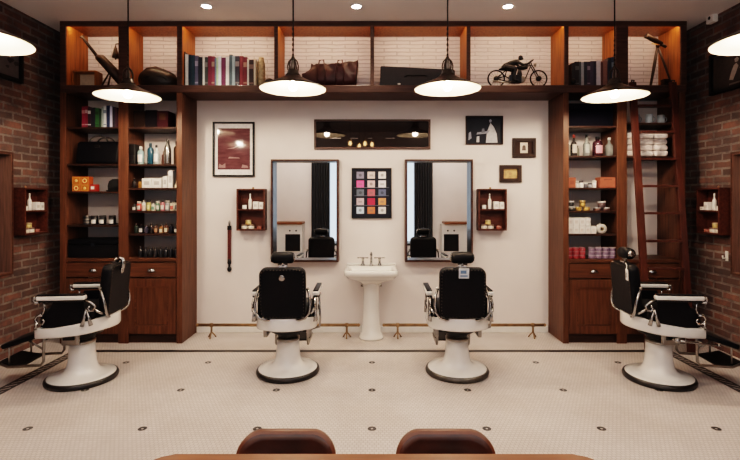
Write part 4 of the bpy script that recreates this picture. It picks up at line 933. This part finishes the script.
# ------------------------------------------------------------------ barber chairs (local: facing +y)
def barber_chair(label, loc, rz, rim=RUBBER, headrest=True, lever='up', extra=None, lift=0.):
    first = set(bpy.data.objects)
    r = root('barber_chair', label, 'barber chair', loc, rz, 'vintage barber chairs')
    MB().lathe([(.266, 0), (.277, .006), (.281, .022), (.275, .040), (.262, .046), (.24, .046)], seg=44).build('base_rim', rim, r)
    MB().lathe([(.264, .040), (.258, .048), (.21, .054), (.165, .064), (.135, .084), (.117, .115), (.108, .16), (.102, .22), (.099, .305)], seg=40).build('pedestal', ENAMEL, r)
    MB().lathe([(.100, .302), (.104, .306), (.104, .322), (.09, .326), (.085, .345)], seg=32).build('collar', CHROME_D, r)
    m = MB().lathe([(.085, .34), (.095, .345), (.095, .375), (.15, .385), (.15, .425)], seg=24, sy=1.1)
    m.box(-.21, .21, -.05, .05, .375, .42, .008)
    m.build('mechanism', BLACK_M, r)
    for s in (-1, 1): MB().box(s * .19 - .018, s * .19 + .018, -.07, .06, .335, .425, .008).build('side_bracket', CHROME_D, r)
    # white seat pan, D shaped
    hw = .262
    out = [(-hw, .23)] + [(-hw, .1), (-hw, -.06)] + [(-hw * math.cos(a), -.06 - .235 * math.sin(a)) for a in [PI * k / 16 for k in range(1, 16)]] + [(hw, -.06), (hw, .1), (hw, .23), (hw * .5, .245), (-hw * .5, .245)]
    def top(y): return .492 + .063 * min(1, max(0, (.12 - y) / .36)) ** 1.4
    def bot(y): return .408 + .034 * min(1, max(0, (.12 - y) / .36)) ** 1.4
    m = MB(); n = len(out); R = []
    for f, zf in ((.90, lambda y: bot(y)), (.985, lambda y: bot(y) + .004), (1.0, lambda y: bot(y) + .016), (1.0, lambda y: top(y) - .012), (.985, lambda y: top(y) - .002), (.90, lambda y: top(y)), (.88, lambda y: top(y) - .03)):
        R.append([m.bm.verts.new((x * f, (y + .02) * f - .02, zf(y))) for x, y in out])
    for a, b in zip(R, R[1:]):
        for k in range(n): m.bm.faces.new((a[k], a[(k + 1) % n], b[(k + 1) % n], b[k])).smooth = True
    m.bm.faces.new(R[0][::-1]); m.bm.faces.new(R[-1])
    m.build('seat_pan', ENAMEL, r)
    # cushion
    m = MB().box(-.215, .215, -.20, .235, .47, .63, .045, seg=4, smooth=True)
    for v in m.bm.verts:
        if v.co.z > .53: v.co.z += .022 * (1 - (v.co.x / .22) ** 2) + .02 * min(0, (.1 - v.co.y)) * 4
    m.build('seat_cushion', LEATHER_BK, r)
    n0 = set(bpy.data.objects)
    # backrest
    rec = Matrix.Rotation(math.radians(5), 3, 'X'); pv = Vector((0, -.25, .55))
    W, H = .190, .425
    pl = rrect(-W, W, .565, .565 + H, .055, 6)
    pl = [(x * (1 + .03 * math.sin(PI * (z - .565) / H)), z) for x, z in pl]
    m = MB(); lay = []
    for f, y in ((.93, -.325), (.985, -.318), (1., -.30), (1., -.262), (.97, -.245), (.80, -.228)):
        lay.append([m.bm.verts.new((x * f, y, .565 + H / 2 + (z - .565 - H / 2) * f)) for x, z in pl])
    n2 = len(pl)
    for a, b in zip(lay, lay[1:]):
        for k in range(n2): m.bm.faces.new((a[k], a[(k + 1) % n2], b[(k + 1) % n2], b[k])).smooth = True
    m.bm.faces.new(lay[0][::-1]); m.bm.faces.new(lay[-1])
    bmesh.ops.rotate(m.bm, verts=m.bm.verts[:], cent=pv, matrix=rec)
    bk = m.build('backrest', LEATHER_BK, r)
    st = MB(); per = rrect(-W + .013, W - .013, .578, .565 + H - .013, .045, 3)
    L_ = [Vector((x, 0, z)) for x, z in per]; L_.append(L_[0]); acc = 0; step = .027
    for a, b in zip(L_, L_[1:]):
        d = (b - a).length; t = step - acc
        while t <= d:
            p = a.lerp(b, t / d); st.ball((p.x, -.327, p.z), .0052, seg=6); t += step
        acc = (acc + d) % step
    bmesh.ops.rotate(st.bm, verts=st.bm.verts[:], cent=pv, matrix=rec)
    st.build('stud', BRONZE, bk)
    # chrome frame wrapping the lower back
    for s in (-1, 1):
        m = MB().tube([(s * .200, -.275, .80), (s * .222, -.30, .75), (s * .230, -.322, .68), (s * .222, -.33, .61), (s * .19, -.33, .565), (s * .14, -.32, .548), (s * .08, -.27, .535)], .011, 8)
        m.build('back_frame', CHROME, r)
        MB().ball((s * .206, -.275, .80), .013, seg=10).build('frame_bolt', CHROME_D, r)
    m = MB().cyl((0, -.30, .975), (0, -.315, 1.03), .010, seg=10).box(-.035, .035, -.335, -.285, .982, .998, .004).tube([(-.04, -.315, 1.012), (.04, -.315, 1.012)], .006, 8)
    m.build('headrest_post', CHROME, r)
    if headrest:
        hr = MB().lathe([(.018, -.092), (.040, -.088), (.048, -.07), (.050, 0), (.048, .07), (.040, .088), (.018, .092)], (0, -.30, 1.066), 22, axis='x', sy=1.0).build('headrest', LEATHER_BK, r)
        for s in (-1, 1): MB().lathe([(.012, s * .086), (.027, s * .092), (.030, s * .096), (.012, s * .102)], (0, -.30, 1.066), 16, axis='x').build('end_cap', CHROME, hr)
    for o_ in set(bpy.data.objects) - n0:
        for v in o_.data.vertices: v.co.y += .032
    # arms
    for s in (-1, 1):
        x = s * .262
        m = MB().box(x - .028, x + .028, -.160, .208, .722, .757, .010, seg=3, smooth=True)
        a = m.build('armrest', ENAMEL, r)
        MB().box(x - .024, x + .024, -.153, .202, .7565, .769, .005, smooth=True).build('arm_pad', LEATHER_BK, a)
        MB().box(x - .022, x + .022, -.15, .19, .708, .7225, .003).build('arm_underside', BLACK_M, a)
        MB().tube([(x, .225, .738), (x, .240, .722), (x, .225, .700), (x, .195, .704)], [.014, .013, .012, .010], 10).ball((x, .232, .738), .017, seg=10).build('arm_knob', CHROME, a)
        # scrolled supports
        MB().tube([(x, -.15, .712), (x, -.195, .70), (x, -.232, .67), (x, -.225, .635), (x, -.19, .625), (x, -.175, .65), (x, -.195, .668)], .010, 8).tube([(x, -.225, .64), (x - s * .01, -.26, .615), (x - s * .03, -.275, .60)], .012, 8).build('rear_support', CHROME, a)
        MB().tube([(x, -.165, .64), (x, -.185, .57), (x, -.20, .51)], [.010, .012, .017], 8).tube([(x, -.165, .64), (x, -.145, .57), (x, -.13, .505)], [.010, .012, .017], 8).build('strut', CHROME, a)
        MB().tube([(x, .17, .60), (x, .21, .60), (x, .228, .57), (x, .21, .535), (x, .17, .53), (x, .155, .555), (x, .175, .57)], .010, 8).tube([(x, .16, .71), (x, .155, .65), (x, .17, .60)], .008, 8).tube([(x, .215, .54), (x, .225, .488)], .012, 8).build('front_support', CHROME, a)
        MB().prism([(-.13, .50), (.20, .50), (.15, .60), (.10, .70), (-.13, .70)], 'yz', s * .238 - .006, s * .238 + .006).build('side_panel', LEATHER_BK, a)
    # leg rest
    for s in (-1, 1):
        MB().tube([(s * .15, .215, .415), (s * .15, .225, .36), (s * .15, .228, .20), (s * .15, .25, .172), (s * .15, .50, .165), (s * .15, .56, .19)], .011, 8).build('footrest_bar', CHROME_D, r)
    m = MB().box(-.15, .15, .40, .59, .17, .188, .005, rot=Matrix.Rotation(math.radians(10), 3, 'X')); m.build('foot_plate', BLACK_M, r)
    MB().box(-.165, .165, .26, .56, .345, .385, .015, rot=Matrix.Rotation(math.radians(-18), 3, 'X'), seg=3, smooth=True).build('calf_pad', LEATHER_BK, r)
    for s in (-1, 1): MB().tube([(s * .14, .235, .29), (s * .14, .36, .375)], .008, 8).tube([(s * .14, .50, .17), (s * .14, .50, .335)], .007, 8).build('calf_strut', CHROME_D, r)
    if lever == 'up':
        MB().tube([(.215, -.03, .40), (.285, -.04, .42), (.292, -.045, .50), (.287, -.05, .70)], [.009, .010, .010, .008], 8).ball((.287, -.05, .715), .016, seg=10).build('lever', CHROME, r)
    elif lever == 'forward':
        MB().tube([(.215, -.02, .395), (.285, .0, .40), (.29, .06, .395), (.29, .30, .375)], [.010, .012, .010, .009], 8).ball((.285, 0, .40), .022, seg=12).ball((.29, .31, .374), .013, seg=10).build('lever', CHROME, r)
    n0 = set(bpy.data.objects)
    if extra: extra(r)
    for o_ in set(bpy.data.objects) - n0:
        for v in o_.data.vertices: v.co.y += .012 - .087 * (v.co.z - .78)
    for o_ in set(bpy.data.objects) - first:
        if o_.type == 'MESH' and lift:
            for v in o_.data.vertices:
                if v.co.z > .05: v.co.z += lift * min(1, (v.co.z - .05) / .25)
    return r
def badge(r):
    MB().lathe([(.018, -.342), (.026, -.340), (.026, -.334)], (0, 0, .905), 18, axis='y').build('badge', CHROME, r)
def big_tag(r):
    m = MB().box(-.042, .042, -.352, -.347, .905, .99, .002); m.box(-.028, .02, -.3535, -.350, .945, .972, mi=1); m.box(-.03, .03, -.3535, -.350, .92, .932, mi=1)
    tag(m.build('price_tag', [paint((.62, .64, .66), .4), paint((.12, .20, .32), .4)], r), 'pale card with blue marks')
def hang_tag(r):
    m = MB().box(-.02, .02, -.350, -.343, .86, .955, .003, rot=Matrix.Rotation(.12, 3, 'Y')); m.box(-.010, .010, -.3515, -.345, .885, .925, mi=1, rot=Matrix.Rotation(.12, 3, 'Y'))
    for v in m.bm.verts: v.co.x += .19
    m.build('hang_tag', [WHITE, paint((.3, .3, .3), .4)], r)
    MB().tube([(.19, -.345, .95), (.165, -.33, .985), (.12, -.32, .995)], .003, 6).build('tag_cord', WHITE, r)
def bracket(r):
    m = MB().tube([(-.05, -.30, .995), (-.05, -.32, 1.03), (-.05, -.345, 1.02), (-.05, -.355, .98), (-.05, -.35, .93)], [.014, .018, .018, .016, .020], 10).ball((-.05, -.352, .925), .026, .012, .03, 10)
    m.build('headrest_bracket', CHROME, r)
barber_chair('black barber chair beside the bag tower, facing the brick wall, without headrest', (X(82.3, 3.97), 3.97, 0), PI / 2 + .09, lift=.018, headrest=False, lever=None, extra=bracket)
barber_chair('black barber chair at the mirror beside the poster, round badge on its back', (X(288.1, 4.13), 4.13, 0), .022, lift=-.005, extra=badge)
barber_chair('black barber chair at the mirror under small frames, pale tag on its back', (X(457.0, 4.13), 4.13, 0), -.022, lift=-.005, rim=mat('worn_dark_nickel', (.12, .11, .10), .4, .9, .2, 20), extra=big_tag)
barber_chair('black barber chair before the ladder, white tag hanging off its backrest', (X(658.6, 3.97), 3.97, 0), -PI / 2 - .09, lift=.018, lever='forward', extra=hang_tag)

# ------------------------------------------------------------------ pendant lamps
def pendant(loc, label):
    r = root('pendant_lamp', label, 'lamp', loc, 0, 'enamel pendant lamps')
    prof = [(.279, -.002), (.272, .006), (.235, .022), (.18, .045), (.12, .072), (.085, .092), (.06, .105)]
    MB().lathe(prof, seg=48, close=False).build('shade', BRONZE, r)
    MB().lathe([(a - .004, z - .005) for a, z in prof[:-1]] + [(.03, .095)], seg=48, close=False).build('inner_reflector', SHADE_IN, r)
    MB().lathe([(.062, .100), (.064, .112), (.050, .128), (.046, .150), (.040, .156)], seg=24).build('neck', BRONZE, r)
    cg = MB()
    for k in range(6):
        a = 2 * PI * k / 6; c_, s_ = math.cos(a), math.sin(a)
        cg.tube([(.042 * c_, .042 * s_, .150), (.045 * c_, .045 * s_, .19), (.036 * c_, .036 * s_, .225), (.010 * c_, .010 * s_, .255)], .006, 6)
    cg.lathe([(.006, .245), (.014, .25), (.014, .266), (.006, .272)], seg=12)
    cg.build('cage_frame', BRONZE, r)
    MB().lathe([(.018, .15), (.02, .2), (.012, .235)], seg=12).build('socket', CHROME_D, r)
    MB().lathe([(.010, .062), (.016, .052), (.032, .03), (.036, .012), (.028, -.008), (.010, -.018)], seg=18).build('bulb', BULB, r)
    top_ = CEIL - loc[2]
    ch = MB()
    zz = .27; k = 0
    while zz < .52:
        a = k % 2
        ch.tube([(.007 * math.cos(t) * (1 - a), .007 * math.cos(t) * a, zz + .012 + .015 * math.sin(t)) for t in [2 * PI * q / 8 for q in range(8)]], .0024, 5, closed=True); zz += .022; k += 1
    ch.build('chain', BRONZE, r)
    MB().tube([(0, 0, .265), (0.002, 0, .5), (0, 0, top_ - .01)], [.004, .006, .006], 8).build('cord', BLACKP, r)
    MB().lathe([(.055, top_ - .003), (.055, top_ - .02), (.02, top_ - .045)], seg=20).build('ceiling_rose', BRONZE, r)
LZ = 2.485
for x, y, l in ((X(293, 3.88), 3.88, 'lit pendant lamp hanging in front of the oxblood holdall bay'), (X(447.5, 3.88), 3.88, 'lit pendant lamp hanging in front of the long black case'), (X(128, 4.167), 4.167, 'lit pendant lamp hanging in front of the spyglass and bag tower'), (X(614.5, 4.167), 4.167, 'lit pendant lamp hanging in front of the ladder tower'), (-2.30, 2.68, 'lit pendant lamp near the brick wall with the map print, mostly cropped'), (2.30, 2.68, 'lit pendant lamp near the brick wall with the white sensor, mostly cropped')):
    pendant((x, y, LZ), l)
# filament bulbs over the table (seen only in reflections) and recessed downlights
for x, z in ((-.53, 2.93), (-.31, 2.86), (-.17, 2.92), (0., 2.9)):
    r = root('filament_bulb', 'bare filament bulb on a cord hanging behind the viewpoint over the table', 'bulb', (x, -.5, z), 0, 'filament bulbs over the table')
    MB().lathe([(.004, -.11), (.03, -.09), (.036, -.06), (.02, -.01), (.014, 0)], seg=14).build('glass', FILAM, r)
    MB().lathe([(.018, 0), (.02, .03), (.008, .05)], seg=12).build('socket', BRASS_D, r)
    MB().cyl((0, 0, .045), (0, 0, CEIL - z), .004, seg=6).build('cord', BLACKP, r)
first = None
DLS = [(X(206.5, 4.54), 4.54, 'recessed ceiling spotlight above the long row of books'), (X(356.5, 4.54), 4.54, 'recessed ceiling spotlight above the oxblood holdall'), (X(508, 4.54), 4.54, 'recessed ceiling spotlight above the model motorcycle')]
for x, y, l in DLS:
    r = root('downlight', l, 'ceiling light', (x, y, CEIL), 0, 'recessed ceiling spotlights')
    MB().lathe([(.045, -.001), (.062, -.001), (.060, -.008), (.047, -.010), (.045, -.001)], seg=24, close=False).build('trim_ring', WHITE, r)
    MB().lathe([(.001, -.003), (.044, -.003), (.044, -.006), (.001, -.006)], seg=24, close=False).build('lens', DOWNL, r)

# ------------------------------------------------------------------ table and chairs close to the viewpoint
def table():
    x0, x1 = X(152, 1.468), X(596, 1.468); y1 = 1.468
    r = root('dining_table', 'orange brown wooden table with rounded corners at the lower edge', 'table', ((x0 + x1) / 2, 1.1, 0)); OF = r.location
    pl = rrect(x0, x1, .74, y1, .075, 8)
    m = MB(OF).prism(pl, 'xy', .715, .75); bmesh.ops.bevel(m.bm, geom=[e for f in m.bm.faces if len(f.verts) > 4 for e in f.edges], offset=.006, segments=2, affect='EDGES'); m.build('tabletop', W_TABLE, r)
    MB(OF).box(x0 + .08, x1 - .08, .82, 1.34, .64, .714, .004).build('apron', W_TABLE, r)
    for x in (x0 + .10, x1 - .10):
        for y in (.84, 1.32): MB(OF).tube([(x, y, .714), (x, y, .4), (x, y, 0)], [.03, .027, .02], 12).build('leg', W_TABLE, r)
table()
def dining_chair(x, label):
    D = 1.60; r = root('dining_chair', label, 'chair', (x, D, 0), 0, 'leather chairs at the table')
    w, z0, z1 = .172, .44, .755
    def S(u, v, dy):            # shell surface: u across, v up
        a = (u - .5) * 2; z = z0 + (z1 - z0) * v
        return Vector((a * w, dy - .045 * a * a - .03 * (1 - v) + .012, z))
    pl = [((x + w) / (2 * w), (z - z0) / (z1 - z0)) for x, z in rrect(-w, w, z0, z1, .075, 7)]
    def inset(f): return [(.5 + (u - .5) * f, .5 + (v - .5) * f) for u, v in pl]
    m = MB(); lay = []
    for f, dy in ((.93, .030), (.99, .024), (1., .012), (.985, 0.), (.93, -.006)): lay.append([m.bm.verts.new(S(u, v, dy)) for u, v in inset(f)])
    n = len(pl)
    for a, b in zip(lay, lay[1:]):
        for k in range(n): m.bm.faces.new((a[k], a[(k + 1) % n], b[(k + 1) % n], b[k])).smooth = True
    back = m.bm.faces.new(lay[0][::-1]); m.build('back_shell', LEATHER_RIM, r)
    m = MB(); rings = [[m.bm.verts.new(S(u, v, dy)) for u, v in inset(f)] for f, dy in ((.955, -.002), (.93, -.0125), (.85, -.017), (.6, -.012), (.3, -.010), (.05, -.010))]
    for a, b in zip(rings, rings[1:]):
        for k in range(n): m.bm.faces.new((a[k], a[(k + 1) % n], b[(k + 1) % n], b[k])).smooth = True
    m.bm.faces.new(rings[-1]); m.build('back_cushion', LEATHER_BR, r)
    MB().box(-.19, .19, -.40, -.03, .42, .47, .02, seg=3, smooth=True).build('seat', LEATHER_BR, r)
    for s in (-1, 1):
        MB().tube([(s * .15, -.05, .425), (s * .185, -.0, 0)], [.014, .010], 8).build('leg', BLACK_M, r); MB().tube([(s * .15, -.36, .425), (s * .185, -.40, 0)], [.014, .010], 8).build('leg', BLACK_M, r)
    return r
dining_chair(X(287.5, 1.6), 'brown leather chair tucked under the table, on the poster side')
dining_chair(X(444.5, 1.6), 'brown leather chair tucked under the table, on the ladder side')

# ------------------------------------------------------------------ street side of the room (seen in the mirrors)
for s, l in ((-1, 'dark pleated curtain beside the shop window, on the map print side'), (1, 'dark pleated curtain beside the shop window, on the sensor side')):
    r = root('curtain', l, 'curtain', (s * 1.50, REAR + .12, .02), 0, 'shop window curtains')
    m = MB(); m.sheet(lambda u, v: Vector((-.26 + .52 * u, .035 * math.sin(u * 2 * PI * 7) * (.7 + .3 * v), 2.95 * v)), 84, 6); m.build('cloth', CURT, r)
    MB().cyl((-.30, 0, 2.96), (.30, 0, 2.96), .014, seg=10).build('curtain_rod', BLACK_M, r)
for s, l in ((-1, 'white counter with wooden top near the map print side of the street wall'), (1, 'white counter with wooden top near the sensor side of the street wall')):
    r = root('service_counter', l, 'counter', (s * 2.40, REAR + .01, 0), 0, 'white counters by the street wall')
    MB().box(-.42, .42, .0, .45, 0, .80, .006).build('counter_body', WHITE, r); MB().box(-.36, .44, -.0, .52, .80, .86, .008).build('countertop', W_TABLE, r)
    d = MB().box(-.36 * s - .0 - .18 + (.24 * s if s < 0 else .24) * 0, -.36 * s + .18, .45, .462, .04, .50, .004).build('cabinet_door', BLACKP, r) if False else MB().box((-.05 if s < 0 else -.37), (.37 if s < 0 else .05), .45, .462, .04, .52, .004).build('cabinet_door', BLACKP, r)
    for q in (.08, .26): MB().lathe([(.006, .45), (.02, .455), (.024, .47), (.01, .478)], ((q if s < 0 else -q), 0, .62), 12, axis='y').build('knob', BLACKP, r)

# ------------------------------------------------------------------ light
def area(name, loc, size, power, col, rot=(0, 0, 0), spread=None):
    l = bpy.data.lights.new(name, 'AREA'); l.shape = 'RECTANGLE'; l.size, l.size_y = size; l.energy = power; l.color = col
    if spread: l.spread = spread
    o = bpy.data.objects.new(name, l); C.objects.link(o); o.location = loc; o.rotation_euler = rot; return o
area('added_ceiling_fill', (0, .9, 2.7), (5.0, 2.0), 75, (.84, .92, 1.0), (PI, 0, 0))  # unseen fill added to brighten the ceiling, not a fitting of the room
for sx in (-2.2, 2.2): area('added_wall_fill', (sx, -1.4, CEIL - .05), (1.4, .3), 34, (1, .86, .74), (-.85, 0, 0))  # added fills, out of view, warming the street-side wall for the mirrors
area('window_daylight', (0, REAR - .3, 1.5), (2.5, 2.5), 22, (.68, .84, 1.0), (PI / 2, 0, 0))
for x, y, _ in DLS:
    l = bpy.data.lights.new('downlight_beam', 'SPOT'); l.energy = 34; l.color = (1, .82, .62); l.spot_size = math.radians(95); l.spot_blend = .6; l.shadow_soft_size = .04
    o = bpy.data.objects.new('downlight_beam', l); C.objects.link(o); o.location = (x, y, CEIL - .02)
w = bpy.data.worlds.new('world'); bpy.context.scene.world = w; w.use_nodes = True
w.node_tree.nodes['Background'].inputs[0].default_value = (.70, .76, .80, 1); w.node_tree.nodes['Background'].inputs[1].default_value = .35

# ------------------------------------------------------------------ camera
cam = bpy.data.cameras.new('camera'); co = bpy.data.objects.new('camera', cam); C.objects.link(co)
co.location = (0, 0, EYE); co.rotation_euler = (PI / 2, 0, 0)
cam.sensor_width = 36; cam.lens = F / 740 * 36; cam.shift_x = -2 / 740; cam.shift_y = -33 / 740; cam.clip_start = .02
sc = bpy.context.scene; sc.camera = co
sc.view_settings.view_transform = 'Filmic'; sc.view_settings.look = 'High Contrast'; sc.view_settings.exposure = 0.36
sc.cycles.use_denoising = True; sc.cycles.max_bounces = 8; sc.cycles.diffuse_bounces = 4; sc.cycles.glossy_bounces = 4; sc.cycles.transmission_bounces = 6
sc.cycles.sample_clamp_indirect = 6; sc.cycles.caustics_reflective = False; sc.cycles.caustics_refractive = False
